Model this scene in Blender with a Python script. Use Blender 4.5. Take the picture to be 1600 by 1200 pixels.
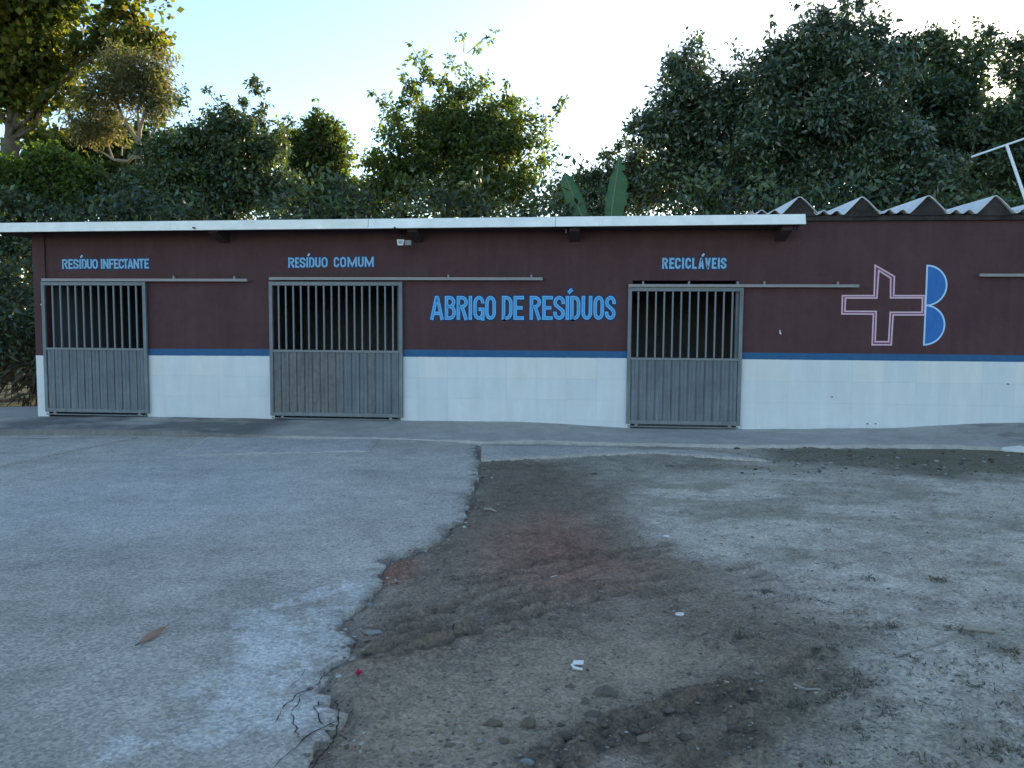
import bpy, bmesh, math, random
import numpy as np
from math import sin, cos, pi, radians, hypot
from mathutils import Vector, Matrix
from mathutils.geometry import delaunay_2d_cdt

for o in list(bpy.data.objects):
    bpy.data.objects.remove(o)
random.seed(7)
rng = np.random.default_rng(11)
S = bpy.context.scene
COL = S.collection

# ------------------------------------------------------------------ camera
PITCH, YAW, ROLL, DIST, EYE, FPX = radians(-4.0), radians(5.0), radians(0.40), 12.6, 1.5, 1200.0
fw = np.array([-sin(YAW) * cos(PITCH), cos(YAW) * cos(PITCH), sin(PITCH)])
r0 = np.cross(fw, [0, 0, 1]); r0 /= np.linalg.norm(r0)
u0 = np.cross(r0, fw)
rt = cos(ROLL) * r0 + sin(ROLL) * u0
up = -sin(ROLL) * r0 + cos(ROLL) * u0
EYEP = np.array([0.0, -DIST, EYE])
cd = bpy.data.cameras.new('camera')
cam = bpy.data.objects.new('camera', cd)
COL.objects.link(cam)
cd.sensor_width = 36.0
cd.lens = 36.0 * FPX / 1600.0
cd.clip_end = 2000.0
cd.clip_start = 0.05
M3 = Matrix(((rt[0], up[0], -fw[0]), (rt[1], up[1], -fw[1]), (rt[2], up[2], -fw[2])))
cam.matrix_world = Matrix.Translation(Vector(EYEP)) @ M3.to_4x4()
S.camera = cam

# ------------------------------------------------------------------ sky, sun, exposure
SUN_AZ, SUN_EL = radians(26.8), radians(14.4)       # azimuth from +y towards +x
w = bpy.data.worlds.new('World')
S.world = w
w.use_nodes = True
nt = w.node_tree
nt.nodes.clear()
sky = nt.nodes.new('ShaderNodeTexSky')
sky.sky_type = 'NISHITA'
sky.sun_disc = False
sky.sun_elevation = SUN_EL
sky.sun_rotation = SUN_AZ
sky.altitude = 50
sky.air_density = 1.0
sky.dust_density = 0.4
sky.ozone_density = 1.7
bgn = nt.nodes.new('ShaderNodeBackground')
bgn.inputs['Strength'].default_value = 0.15
wo = nt.nodes.new('ShaderNodeOutputWorld')
nt.links.new(sky.outputs[0], bgn.inputs[0])
nt.links.new(bgn.outputs[0], wo.inputs[0])
sl = bpy.data.lights.new('sun', 'SUN')
sl.energy = 5.0
sl.angle = radians(0.5)
sl.color = (1.0, 0.84, 0.60)
sun = bpy.data.objects.new('sun', sl)
COL.objects.link(sun)
sd = Vector((sin(SUN_AZ) * cos(SUN_EL), cos(SUN_AZ) * cos(SUN_EL), sin(SUN_EL)))
sun.rotation_euler = sd.to_track_quat('Z', 'Y').to_euler()
sun.location = (20, 40, 30)
S.view_settings.view_transform = 'Standard'
S.view_settings.look = 'None'
S.view_settings.exposure = 1.38
S.view_settings.gamma = 1.0
S.view_settings.use_curve_mapping = False
S.render.engine = 'CYCLES'
S.cycles.max_bounces = 4
S.cycles.diffuse_bounces = 2
S.cycles.glossy_bounces = 2
S.cycles.transmission_bounces = 3
S.cycles.transparent_max_bounces = 2

# ------------------------------------------------------------------ placing helpers
def ray(x, y):
    return fw + rt * (x - 800) / FPX - up * (y - 600) / FPX

def W(x, y, Y=0.0):
    """world point seen at photo pixel x,y in the vertical plane y = Y"""
    d = ray(x, y)
    return EYEP + d * ((Y - EYEP[1]) / d[1])

def WU(x, y, Y=0.0):
    p = W(x, y, Y)
    return float(p[0]), float(p[2])

def base_z(x):
    return np.interp(x, [-9, -6, -1, 9], [-0.17, -0.17, -0.105, -0.09])

def Gp(x, y, dz=0.0):
    """point of the yard seen at photo pixel x,y"""
    z = -0.12
    d = ray(x, y)
    for _ in range(4):
        p = EYEP + d * ((z + dz - EYEP[2]) / d[2])
        z = float(base_z(p[0]))
    return p

# ------------------------------------------------------------------ materials
def mat(name, col, rough=0.7, var=0.0, scale=4.0, bump=0.0, bscale=40.0, metallic=0.0, spec=0.3, col2=None, dirt=None, attr=False, coat=0.0, detail=6):
    m = bpy.data.materials.new(name)
    m.use_nodes = True
    t = m.node_tree
    b = t.nodes['Principled BSDF']
    b.inputs['Roughness'].default_value = rough
    b.inputs['Metallic'].default_value = metallic
    b.inputs['Specular IOR Level'].default_value = spec
    tc = t.nodes.new('ShaderNodeTexCoord')
    src = tc.outputs['Object']
    c_out = None
    if attr:
        a = t.nodes.new('ShaderNodeAttribute')
        a.attribute_name = 'Col'
        c_out = a.outputs['Color']
    else:
        rgb = t.nodes.new('ShaderNodeRGB')
        rgb.outputs[0].default_value = (*col, 1)
        c_out = rgb.outputs[0]
    if col2 is not None:
        n = t.nodes.new('ShaderNodeTexNoise')
        n.inputs['Scale'].default_value = scale
        n.inputs['Detail'].default_value = detail
        n.inputs['Roughness'].default_value = 0.65
        t.links.new(src, n.inputs['Vector'])
        r = t.nodes.new('ShaderNodeValToRGB')
        r.color_ramp.elements[0].position = 0.38
        r.color_ramp.elements[1].position = 0.66
        t.links.new(n.outputs['Fac'], r.inputs[0])
        mx = t.nodes.new('ShaderNodeMix'); mx.data_type = 'RGBA'
        t.links.new(r.outputs[0], mx.inputs['Factor'])
        t.links.new(c_out, mx.inputs['A'])
        mx.inputs['B'].default_value = (*col2, 1)
        c_out = mx.outputs['Result']
    if var > 0:
        n = t.nodes.new('ShaderNodeTexNoise')
        n.inputs['Scale'].default_value = scale * 7.3
        n.inputs['Detail'].default_value = 8
        n.inputs['Roughness'].default_value = 0.7
        t.links.new(src, n.inputs['Vector'])
        mr = t.nodes.new('ShaderNodeMapRange')
        mr.inputs[1].default_value = 0.25; mr.inputs[2].default_value = 0.75
        mr.inputs[3].default_value = 1 - var; mr.inputs[4].default_value = 1 + var
        t.links.new(n.outputs['Fac'], mr.inputs[0])
        mx = t.nodes.new('ShaderNodeVectorMath'); mx.operation = 'SCALE'
        t.links.new(c_out, mx.inputs[0])
        t.links.new(mr.outputs[0], mx.inputs['Scale'])
        c_out = mx.outputs[0]
    t.links.new(c_out, b.inputs['Base Color'])
    if bump > 0:
        n = t.nodes.new('ShaderNodeTexNoise')
        n.inputs['Scale'].default_value = bscale
        n.inputs['Detail'].default_value = 8
        n.inputs['Roughness'].default_value = 0.65
        t.links.new(src, n.inputs['Vector'])
        bp = t.nodes.new('ShaderNodeBump')
        bp.inputs['Strength'].default_value = 1.0
        bp.inputs['Distance'].default_value = bump
        t.links.new(n.outputs['Fac'], bp.inputs['Height'])
        t.links.new(bp.outputs[0], b.inputs['Normal'])
    return m

def leaf_mat(name, trans=0.35, rough=0.45, spec=0.35, tint=(1.25, 1.15, 0.45)):
    m = bpy.data.materials.new(name)
    m.use_nodes = True
    t = m.node_tree
    b = t.nodes['Principled BSDF']
    b.inputs['Roughness'].default_value = rough
    b.inputs['Specular IOR Level'].default_value = spec
    a = t.nodes.new('ShaderNodeAttribute'); a.attribute_name = 'Col'
    t.links.new(a.outputs['Color'], b.inputs['Base Color'])
    tr = t.nodes.new('ShaderNodeBsdfTranslucent')
    vm = t.nodes.new('ShaderNodeVectorMath'); vm.operation = 'MULTIPLY'
    vm.inputs[1].default_value = tint
    t.links.new(a.outputs['Color'], vm.inputs[0])
    t.links.new(vm.outputs[0], tr.inputs['Color'])
    mx = t.nodes.new('ShaderNodeMixShader'); mx.inputs[0].default_value = trans
    out = t.nodes['Material Output']
    t.links.new(b.outputs[0], mx.inputs[1]); t.links.new(tr.outputs[0], mx.inputs[2])
    t.links.new(mx.outputs[0], out.inputs[0])
    return m

M = {}
M['wall'] = mat('painted_brown_wall', (0.082, 0.040, 0.042), 0.8, 0.10, 1.3, 0.004, 28, spec=0.2, col2=(0.096, 0.050, 0.053))
def wall_bands(m):
    t = m.node_tree
    b = t.nodes['Principled BSDF']
    old = b.inputs['Normal'].links[0].from_node
    tc = t.nodes.new('ShaderNodeTexCoord')
    mp = t.nodes.new('ShaderNodeMapping'); mp.inputs['Rotation'].default_value = (pi / 2, 0, 0)
    br = t.nodes.new('ShaderNodeTexBrick')
    br.inputs['Scale'].default_value = 1.0
    br.inputs['Brick Width'].default_value = 0.4
    br.inputs['Row Height'].default_value = 0.2
    br.inputs['Mortar Size'].default_value = 0.012
    br.inputs['Mortar Smooth'].default_value = 0.8
    t.links.new(tc.outputs['Object'], mp.inputs[0]); t.links.new(mp.outputs[0], br.inputs[0])
    b2 = t.nodes.new('ShaderNodeBump'); b2.inputs['Distance'].default_value = 0.0025
    b2.inputs['Strength'].default_value = 0.6; b2.invert = True
    t.links.new(br.outputs['Fac'], b2.inputs['Height'])
    t.links.new(old.outputs[0], b2.inputs['Normal'])
    t.links.new(b2.outputs[0], b.inputs['Normal'])
def wall_streaks(m, amt, sx=5.0, sz=0.35):
    """rain streaks and roller patches running down the paint"""
    t = m.node_tree; b = t.nodes['Principled BSDF']
    src = b.inputs['Base Color'].links[0].from_socket
    tc = t.nodes.new('ShaderNodeTexCoord'); mp = t.nodes.new('ShaderNodeMapping'); mp.inputs['Scale'].default_value = (sx, 1, sz)
    n = t.nodes.new('ShaderNodeTexNoise'); n.inputs['Scale'].default_value = 1.6; n.inputs['Detail'].default_value = 8; n.inputs['Roughness'].default_value = 0.62
    t.links.new(tc.outputs['Object'], mp.inputs[0]); t.links.new(mp.outputs[0], n.inputs['Vector'])
    mr = t.nodes.new('ShaderNodeMapRange'); mr.inputs[1].default_value = 0.3; mr.inputs[2].default_value = 0.7
    mr.inputs[3].default_value = 1 - amt; mr.inputs[4].default_value = 1 + amt
    t.links.new(n.outputs['Fac'], mr.inputs[0])
    vm = t.nodes.new('ShaderNodeVectorMath'); vm.operation = 'SCALE'
    t.links.new(src, vm.inputs[0]); t.links.new(mr.outputs[0], vm.inputs['Scale'])
    t.links.new(vm.outputs[0], b.inputs['Base Color'])
wall_streaks(M['wall'], 0.09)
wall_bands(M['wall'])
M['inner'] = mat('bare_inner_plaster', (0.165, 0.17, 0.19), 0.9, 0.15, 1.0)
M['stripe'] = mat('blue_stripe_paint', (0.022, 0.105, 0.235), 0.6, 0.08, 1.5)
M['tile0'] = mat('white_glazed_tile', (0.66, 0.69, 0.70), 0.42, 0.03, 0.8, 0.0006, 9, spec=0.35, col2=(0.62, 0.655, 0.67))
M['tile1'] = mat('warm_white_tile', (0.695, 0.70, 0.685), 0.42, 0.03, 0.8, 0.0006, 9, spec=0.35, col2=(0.66, 0.67, 0.66))
M['tile2'] = mat('cool_white_tile', (0.63, 0.67, 0.685), 0.42, 0.03, 0.8, 0.0006, 9, spec=0.35, col2=(0.59, 0.635, 0.65))
M['fascia0'] = mat('pale_painted_gutter', (0.90, 0.87, 0.78), 0.4, 0.06, 0.9, 0.001, 5, spec=0.4, col2=(0.80, 0.78, 0.70))
M['fascia1'] = mat('sky_tinted_gutter', (0.91, 0.90, 0.84), 0.35, 0.05, 0.9, 0.001, 5, spec=0.45, col2=(0.83, 0.83, 0.78))  # cooler than the left lengths: sky reflection put into the paint colour
M['soffit'] = mat('dark_soffit', (0.055, 0.035, 0.036), 0.9, 0.15, 2)
M['gate'] = mat('grey_gate_paint', (0.185, 0.205, 0.220), 0.5, 0.12, 1.2, 0.0006, 60, spec=0.4, col2=(0.13, 0.15, 0.165))
M['slat'] = mat('grey_slat_paint', (0.160, 0.182, 0.200), 0.55, 0.14, 0.9, 0.0006, 60, spec=0.35, col2=(0.105, 0.122, 0.14))
M['slat_worn'] = mat('worn_grey_slat_paint', (0.165, 0.165, 0.160), 0.6, 0.28, 1.6, 0.0008, 60, spec=0.3, col2=(0.115, 0.125, 0.13))
M['bar'] = mat('pale_bar_paint', (0.185, 0.20, 0.212), 0.45, 0.12, 3, spec=0.4)
M['track'] = mat('galvanised_track', (0.27, 0.26, 0.26), 0.5, 0.15, 3, metallic=0.2)
M['navy'] = mat('navy_paint', (0.012, 0.035, 0.105), 0.6, 0.1, 3)
M['letter'] = mat('light_blue_paint', (0.16, 0.46, 0.80), 0.55, 0.06, 3)
M['letter_in'] = mat('mid_blue_paint', (0.060, 0.315, 0.640), 0.55, 0.06, 3)
M['letter_s'] = mat('pale_blue_paint', (0.235, 0.47, 0.70), 0.55, 0.10, 4)
M['accent'] = mat('pale_accent_paint', (0.55, 0.58, 0.62), 0.55, 0.10, 4)
M['pink'] = mat('pale_pink_paint', (0.68, 0.46, 0.54), 0.6, 0.08, 4)
M['magenta'] = mat('plum_paint', (0.185, 0.045, 0.105), 0.6, 0.08, 4)
M['logo_blue'] = mat('logo_blue_paint', (0.025, 0.150, 0.430), 0.55, 0.06, 3)
M['logo_pale'] = mat('logo_pale_blue_paint', (0.46, 0.65, 0.88), 0.55, 0.06, 3)
M['asbestos'] = mat('fibre_cement', (0.78, 0.78, 0.76), 0.85, 0.14, 1.6, 0.003, 30, col2=(0.66, 0.66, 0.65))
M['shade_mortar'] = mat('shade_dark_mortar', (0.030, 0.026, 0.025), 0.95, 0.35, 3, 0.01, 18, col2=(0.060, 0.052, 0.050))  # near-black: the shade under the roof sheets is put into this colour
M['black'] = mat('black_plastic', (0.012, 0.012, 0.014), 0.5)
M['white_plastic'] = mat('white_plastic', (0.72, 0.72, 0.70), 0.45, 0.05, 6)
M['glass'] = mat('frosted_lens', (0.30, 0.32, 0.33), 0.25, 0.05, 6, spec=0.5)
M['white_pipe'] = mat('white_pipe', (0.74, 0.77, 0.78), 0.5, 0.08, 3)
M['bark'] = mat('bark', (0.10, 0.080, 0.060), 0.95, 0.35, 3, 0.02, 14, col2=(0.15, 0.125, 0.10))
M['bark_pale'] = mat('pale_bark', (0.34, 0.27, 0.19), 0.9, 0.25, 3, 0.01, 14, col2=(0.24, 0.19, 0.14))
M['leaf_gloss'] = leaf_mat('glossy_leaf', 0.20, 0.36, 1.0)
M['leaf'] = leaf_mat('leaf', 0.34, 0.45, 0.6)
M['leaf_sun'] = leaf_mat('sunlit_leaf', 0.55, 0.5, 0.3, (1.35, 1.45, 0.5))
M['leaf_thin'] = leaf_mat('thin_leaf', 0.5, 0.55, 0.25)
M['dry'] = leaf_mat('dry_leaf', 0.25, 0.8, 0.1, (1.1, 0.95, 0.7))

for _k in ('tile0', 'tile1', 'tile2'): wall_streaks(M[_k], 0.06, 3.0, 0.6)
for _k in ('slat', 'slat_worn', 'gate'): wall_streaks(M[_k], 0.20, 14.0, 0.8)
for _k in ('fascia0', 'fascia1'): wall_streaks(M[_k], 0.10, 2.0, 3.0)
for _k in ('letter', 'letter_in', 'letter_s', 'logo_blue', 'stripe'): wall_streaks(M[_k], 0.10, 9.0, 3.0)
# ground materials: vertex colour from the lay of the soil, noise for grain
def ground_mat(name, rough, grain, gscale, bump1, b1s, bump2, b2s, spec=0.2, speck=None):
    m = mat(name, (0, 0, 0), rough, 0, attr=True, spec=spec)
    t = m.node_tree
    b = t.nodes['Principled BSDF']
    tc = t.nodes.new('ShaderNodeTexCoord')
    c_out = b.inputs['Base Color'].links[0].from_socket
    for sc, amt in ((gscale, grain), (gscale * 9, grain * 1.1), (gscale * 0.16, grain * 0.6)):
        n = t.nodes.new('ShaderNodeTexNoise'); n.inputs['Scale'].default_value = sc
        n.inputs['Detail'].default_value = 9; n.inputs['Roughness'].default_value = 0.72
        t.links.new(tc.outputs['Object'], n.inputs['Vector'])
        mr = t.nodes.new('ShaderNodeMapRange')
        mr.inputs[1].default_value = 0.3; mr.inputs[2].default_value = 0.7
        mr.inputs[3].default_value = 1 - amt; mr.inputs[4].default_value = 1 + amt
        t.links.new(n.outputs['Fac'], mr.inputs[0])
        vm = t.nodes.new('ShaderNodeVectorMath'); vm.operation = 'SCALE'
        t.links.new(c_out, vm.inputs[0]); t.links.new(mr.outputs[0], vm.inputs['Scale'])
        c_out = vm.outputs[0]
    if speck:
        v = t.nodes.new('ShaderNodeTexVoronoi'); v.inputs['Scale'].default_value = speck
        t.links.new(tc.outputs['Object'], v.inputs['Vector'])
        wn = t.nodes.new('ShaderNodeMapRange')
        wn.inputs[1].default_value = 0.0; wn.inputs[2].default_value = 1.0
        wn.inputs[3].default_value = 0.72; wn.inputs[4].default_value = 1.28
        sep = t.nodes.new('ShaderNodeSeparateColor')
        t.links.new(v.outputs['Color'], sep.inputs[0]); t.links.new(sep.outputs[0], wn.inputs[0])
        vm = t.nodes.new('ShaderNodeVectorMath'); vm.operation = 'SCALE'
        t.links.new(c_out, vm.inputs[0]); t.links.new(wn.outputs[0], vm.inputs['Scale'])
        c_out = vm.outputs[0]
    t.links.new(c_out, b.inputs['Base Color'])
    prev = None
    for sc, d in ((b1s, bump1), (b2s, bump2)):
        n = t.nodes.new('ShaderNodeTexNoise'); n.inputs['Scale'].default_value = sc
        n.inputs['Detail'].default_value = 9; n.inputs['Roughness'].default_value = 0.7
        t.links.new(tc.outputs['Object'], n.inputs['Vector'])
        bp = t.nodes.new('ShaderNodeBump'); bp.inputs['Strength'].default_value = 1.0
        bp.inputs['Distance'].default_value = d
        t.links.new(n.outputs['Fac'], bp.inputs['Height'])
        if prev: t.links.new(prev.outputs[0], bp.inputs['Normal'])
        prev = bp
    t.links.new(prev.outputs[0], b.inputs['Normal'])
    return m
M['dirt'] = ground_mat('yard_soil', 0.95, 0.15, 7, 0.012, 24, 0.007, 75, 0.1, speck=80)
M['slab'] = ground_mat('yard_concrete', 0.9, 0.17, 5.5, 0.016, 34, 0.010, 70, 0.2, speck=75)
M['apron'] = ground_mat('apron_concrete', 0.9, 0.16, 2.5, 0.012, 9, 0.004, 70, 0.2)
M['far'] = mat('forest_floor', (0.06, 0.055, 0.04), 0.95, 0.4, 0.5, 0.05, 2, col2=(0.05, 0.065, 0.03))
M['crack'] = mat('crack_dark', (0.025, 0.024, 0.023), 1.0, 0.3, 10)

# ------------------------------------------------------------------ object helpers
def tag(o, label=None, cat=None, group=None, kind=None):
    if label: o['label'] = label
    if cat: o['category'] = cat
    if group: o['group'] = group
    if kind: o['kind'] = kind
    return o

def empty(name, loc=(0, 0, 0), label=None, cat=None, group=None):
    o = bpy.data.objects.new(name, None)
    o.empty_display_size = 0.2
    o.location = loc
    COL.objects.link(o)
    return tag(o, label, cat, group)

class MB:
    def __init__(s):
        s.v = []; s.f = []
    def add(s, vs, fs):
        n = len(s.v)
        s.v += [tuple(map(float, v)) for v in vs]
        s.f += [tuple(i + n for i in f) for f in fs]
        return s
    def box(s, x0, x1, y0, y1, z0, z1, ch=0.0):
        if ch <= 0:
            return s.add([(x0, y0, z0), (x1, y0, z0), (x1, y1, z0), (x0, y1, z0), (x0, y0, z1), (x1, y0, z1), (x1, y1, z1), (x0, y1, z1)],
                         [(0, 3, 2, 1), (4, 5, 6, 7), (0, 1, 5, 4), (1, 2, 6, 5), (2, 3, 7, 6), (3, 0, 4, 7)])
        # chamfered on the front (-y) rim
        c = ch
        return s.add([(x0, y1, z0), (x1, y1, z0), (x1, y1, z1), (x0, y1, z1),
                      (x0, y0 + c, z0), (x1, y0 + c, z0), (x1, y0 + c, z1), (x0, y0 + c, z1),
                      (x0 + c, y0, z0 + c), (x1 - c, y0, z0 + c), (x1 - c, y0, z1 - c), (x0 + c, y0, z1 - c)],
                     [(0, 3, 2, 1), (8, 9, 10, 11), (0, 1, 5, 4), (1, 2, 6, 5), (2, 3, 7, 6), (3, 0, 4, 7),
                      (4, 5, 9, 8), (5, 6, 10, 9), (6, 7, 11, 10), (7, 4, 8, 11)])
    def tube(s, pts, rad, n=8, cap=True):
        pts = [Vector(p) for p in pts]
        if not hasattr(rad, '__len__'): rad = [rad] * len(pts)
        rings = []
        d0 = (pts[1] - pts[0]).normalized()
        ref = Vector((0, 0, 1)) if abs(d0.z) < 0.9 else Vector((1, 0, 0))
        a = d0.cross(ref).normalized()
        for i, p in enumerate(pts):
            if i == 0: d = pts[1] - pts[0]
            elif i == len(pts) - 1: d = pts[-1] - pts[-2]
            else: d = (pts[i + 1] - pts[i]).normalized() + (pts[i] - pts[i - 1]).normalized()
            if d.length < 1e-6: d = Vector((0, 0, 1))
            d.normalize()
            a = a - d * a.dot(d)
            if a.length < 1e-5: a = d.orthogonal()
            a.normalize()
            b = d.cross(a)
            rings.append([p + (a * cos(2 * pi * k / n) + b * sin(2 * pi * k / n)) * rad[i] for k in range(n)])
        vs = [v for r_ in rings for v in r_]
        fs = []
        for i in range(len(pts) - 1):
            for k in range(n):
                fs.append((i * n + k, i * n + (k + 1) % n, (i + 1) * n + (k + 1) % n, (i + 1) * n + k))
        if cap:
            fs.append(tuple(range(n))[::-1]); fs.append(tuple((len(pts) - 1) * n + k for k in range(n)))
        return s.add(vs, fs)
    def mesh(s, name):
        me = bpy.data.meshes.new(name)
        me.from_pydata(s.v, [], s.f)
        me.update()
        return me
    def build(s, name, m, parent=None, smooth=False, loc=None):
        me = s.mesh(name)
        if m: me.materials.append(m)
        if smooth:
            me.polygons.foreach_set('use_smooth', [True] * len(me.polygons))
        o = bpy.data.objects.new(name, me)
        COL.objects.link(o)
        if parent: o.parent = parent
        if loc is not None: o.location = loc
        return o

def np_mesh(name, V, F, m, parent=None, cols=None, smooth=False):
    """V n x 3, F k x 3 or k x 4 arrays"""
    me = bpy.data.meshes.new(name)
    V = np.ascontiguousarray(V, dtype=np.float32); F = np.ascontiguousarray(F, dtype=np.int32)
    k = F.shape[1]
    me.vertices.add(len(V)); me.vertices.foreach_set('co', V.ravel())
    me.loops.add(F.size); me.loops.foreach_set('vertex_index', F.ravel())
    me.polygons.add(len(F))
    me.polygons.foreach_set('loop_start', np.arange(0, F.size, k, dtype=np.int32))
    me.polygons.foreach_set('loop_total', np.full(len(F), k, dtype=np.int32))
    if smooth: me.polygons.foreach_set('use_smooth', np.ones(len(F), dtype=bool))
    me.update(calc_edges=True)
    if cols is not None:
        a = me.color_attributes.new('Col', 'FLOAT_COLOR', 'POINT')
        c4 = np.ones((len(V), 4), dtype=np.float32); c4[:, :3] = cols
        a.data.foreach_set('color', c4.ravel())
    me.materials.append(m)
    o = bpy.data.objects.new(name, me)
    COL.objects.link(o)
    if parent: o.parent = parent
    return o

# numpy value noise
_perm = np.random.default_rng(3).random((256, 256)).astype(np.float64)
def vnoise(x, y):
    xi = np.floor(x).astype(int); yi = np.floor(y).astype(int)
    fx = x - xi; fy = y - yi
    fx = fx * fx * (3 - 2 * fx); fy = fy * fy * (3 - 2 * fy)
    g = lambda a, b: _perm[a & 255, b & 255]
    return (g(xi, yi) * (1 - fx) + g(xi + 1, yi) * fx) * (1 - fy) + (g(xi, yi + 1) * (1 - fx) + g(xi + 1, yi + 1) * fx) * fy
def fbm(x, y, sc, oct=5, gain=0.55):
    s_ = 0; a = 1; tot = 0
    for i in range(oct):
        s_ = s_ + a * vnoise(x * sc + 17.3 * i, y * sc - 9.1 * i); tot += a
        a *= gain; sc *= 2.03
    return s_ / tot

def inside(poly, X, Y):
    P = np.asarray(poly); r_ = np.zeros(X.shape, bool); j = len(P) - 1
    for i in range(len(P)):
        xi, yi = P[i]; xj, yj = P[j]
        c = ((yi > Y) != (yj > Y)) & (X < (xj - xi) * (Y - yi) / (yj - yi + 1e-12) + xi)
        r_ ^= c; j = i
    return r_

def dist_poly(poly, X, Y, closed=True):
    P = np.asarray(poly, float); d = np.full(X.shape, 1e9)
    n = len(P)
    for i in range(n if closed else n - 1):
        a = P[i]; b = P[(i + 1) % n]; ab = b - a; L = ab @ ab + 1e-12
        t = np.clip(((X - a[0]) * ab[0] + (Y - a[1]) * ab[1]) / L, 0, 1)
        d = np.minimum(d, np.hypot(X - a[0] - t * ab[0], Y - a[1] - t * ab[1]))
    return d

def soft(poly, X, Y, wdt):
    """1 inside, 0 outside, blended over wdt metres"""
    d = dist_poly(poly, X, Y)
    sd_ = np.where(inside(poly, X, Y), d, -d)
    return np.clip(sd_ / wdt * 0.5 + 0.5, 0, 1)

def gpoly(pts):
    return [tuple(Gp(*p)[:2]) for p in pts]

def jag(pts, step, amp, seed, closed=True, fine=0.16):
    """resample an outline and roughen it"""
    r_ = np.random.default_rng(seed); P = [np.array(p[:2], float) for p in pts]
    out = []; n = len(P)
    for i in range(n if closed else n - 1):
        a = P[i]; b = P[(i + 1) % n]; L = np.linalg.norm(b - a); k = max(1, int(L / step))
        nrm = np.array([-(b - a)[1], (b - a)[0]]) / max(L, 1e-6)
        for j in range(k):
            t = j / k; q = a + (b - a) * t
            nn = (fbm(np.array([q[0] * 1.0 + seed]), np.array([q[1]]), 3.0, 4)[0] - 0.5) * 2 * amp + r_.normal(0, amp * fine)
            out.append(tuple(q + nrm * nn))
    if not closed: out.append(tuple(P[-1]))
    return out

# ------------------------------------------------------------------ the setting: ground
far = MB()
far.add([(-400, -200, -0.26), (400, -200, -0.26), (400, 700, -0.26), (-400, 700, -0.26)], [(0, 1, 2, 3)])
far.build('ground', M['far'])
tag(bpy.data.objects['ground'], 'dark leaf-strewn ground reaching away under the trees', 'ground', kind='structure')

# soil of the yard: a relief with ruts, clods and damp patches
dists = np.concatenate([np.linspace(0.3, 2.2, 40)[:-1], np.geomspace(2.2, 11.2, 300)])
tans = np.linspace(-1.15, 1.25, 560)
DD, TT = np.meshgrid(dists, tans, indexing='ij')
GX = DD * TT; GY = -DIST + DD
GX = GX - (GY + DIST) * sin(YAW)
Z = base_z(GX) - 0.0
rel = (fbm(GX, GY, 0.8, 4) - 0.5) * 0.05 + (fbm(GX + 5, GY, 5, 5, 0.6) - 0.5) * 0.028 + (fbm(GX, GY + 3, 22, 4, 0.7) - 0.5) * 0.020
clodn = fbm(GX + 31, GY - 12, 12, 4, 0.6)
rel = rel + np.clip(clodn - 0.58, 0, 1) * 0.09
def along(pts): return gpoly(pts)
def rut(pts, wd, depth, rim=0.5):
    global rel
    d = dist_poly(along(pts), GX, GY, closed=False)
    wv = wd * (0.75 + 0.5 * fbm(GX, GY, 2.5, 3))
    rel = rel - depth * np.exp(-(d / wv) ** 2) + depth * rim * np.exp(-((d - wv * 1.7) / (wv * 0.7)) ** 2)
    return np.exp(-(d / (wv * 1.4)) ** 2)
wet = np.zeros_like(GX)
RU = [
    ([(590, 985), (700, 950), (800, 915), (920, 882), (1020, 868)], 0.030, 0.020),
    ([(600, 1000), (720, 962), (820, 930), (930, 897), (1040, 880)], 0.024, 0.016),
    ([(560, 1025), (640, 1000), (720, 970), (830, 945), (960, 915), (1090, 900), (1180, 880)], 0.034, 0.026),
    ([(575, 1030), (650, 1012), (740, 982), (850, 958), (970, 930), (1100, 912), (1200, 900)], 0.026, 0.018),
    ([(640, 1005), (720, 978), (820, 950), (900, 928)], 0.022, 0.016),
    ([(700, 905), (830, 882), (960, 862), (1050, 848)], 0.030, 0.020),
    ([(720, 915), (840, 893), (960, 873), (1060, 858)], 0.022, 0.014),
    ([(900, 955), (1000, 935), (1120, 915), (1240, 905)], 0.028, 0.018),
    ([(620, 950), (720, 922), (800, 900)], 0.022, 0.014),
    ([(1060, 1190), (1180, 1130), (1300, 1060)], 0.035, 0.020),
    ([(1085, 1195), (1200, 1140), (1320, 1075)], 0.030, 0.016),
    ([(1100, 1085), (1200, 1060), (1280, 1020)], 0.030, 0.018)]
WX = GX + (fbm(GX, GY, 3.0, 4) - 0.5) * 0.16; WY = GY + (fbm(GX + 6, GY + 2, 3.0, 4) - 0.5) * 0.16
brk = np.clip((fbm(GX + 2, GY - 5, 3.5, 4) - 0.34) * 5, 0, 1)
for pts, wd, dp in RU:
    d = dist_poly(gpoly(pts), WX, WY, closed=False)
    wv = wd * (0.7 + 0.6 * fbm(GX, GY, 6, 3))
    rel = rel - brk * dp * np.exp(-(d / wv) ** 2) + brk * dp * 0.7 * np.exp(-((d - wv * 1.9) / (wv * 0.7)) ** 2) * (0.4 + 1.2 * fbm(GX, GY, 30, 2))
    wet = np.maximum(wet, brk * np.exp(-(d / (wv * 1.5)) ** 2))
def nmask0(poly, wdt, amp=0.5, sc=2.0):
    return soft(gpoly(poly), GX + (fbm(GX, GY, sc, 4) - 0.5) * amp, GY + (fbm(GX + 3, GY + 8, sc, 4) - 0.5) * amp, wdt)
damp = nmask0([(735, 700), (870, 722), (960, 760), (1030, 830), (1130, 890), (1260, 950), (1330, 1010), (1300, 1070), (1230, 1150), (1130, 1240), (400, 1240), (480, 1000), (560, 880), (700, 790)], 0.5)
crumb = 1 - np.abs(2 * vnoise(GX * 17 + 5, GY * 17) - 1); crumb2 = 1 - np.abs(2 * vnoise(GX * 38 + 5, GY * 38 + 9) - 1)
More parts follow.
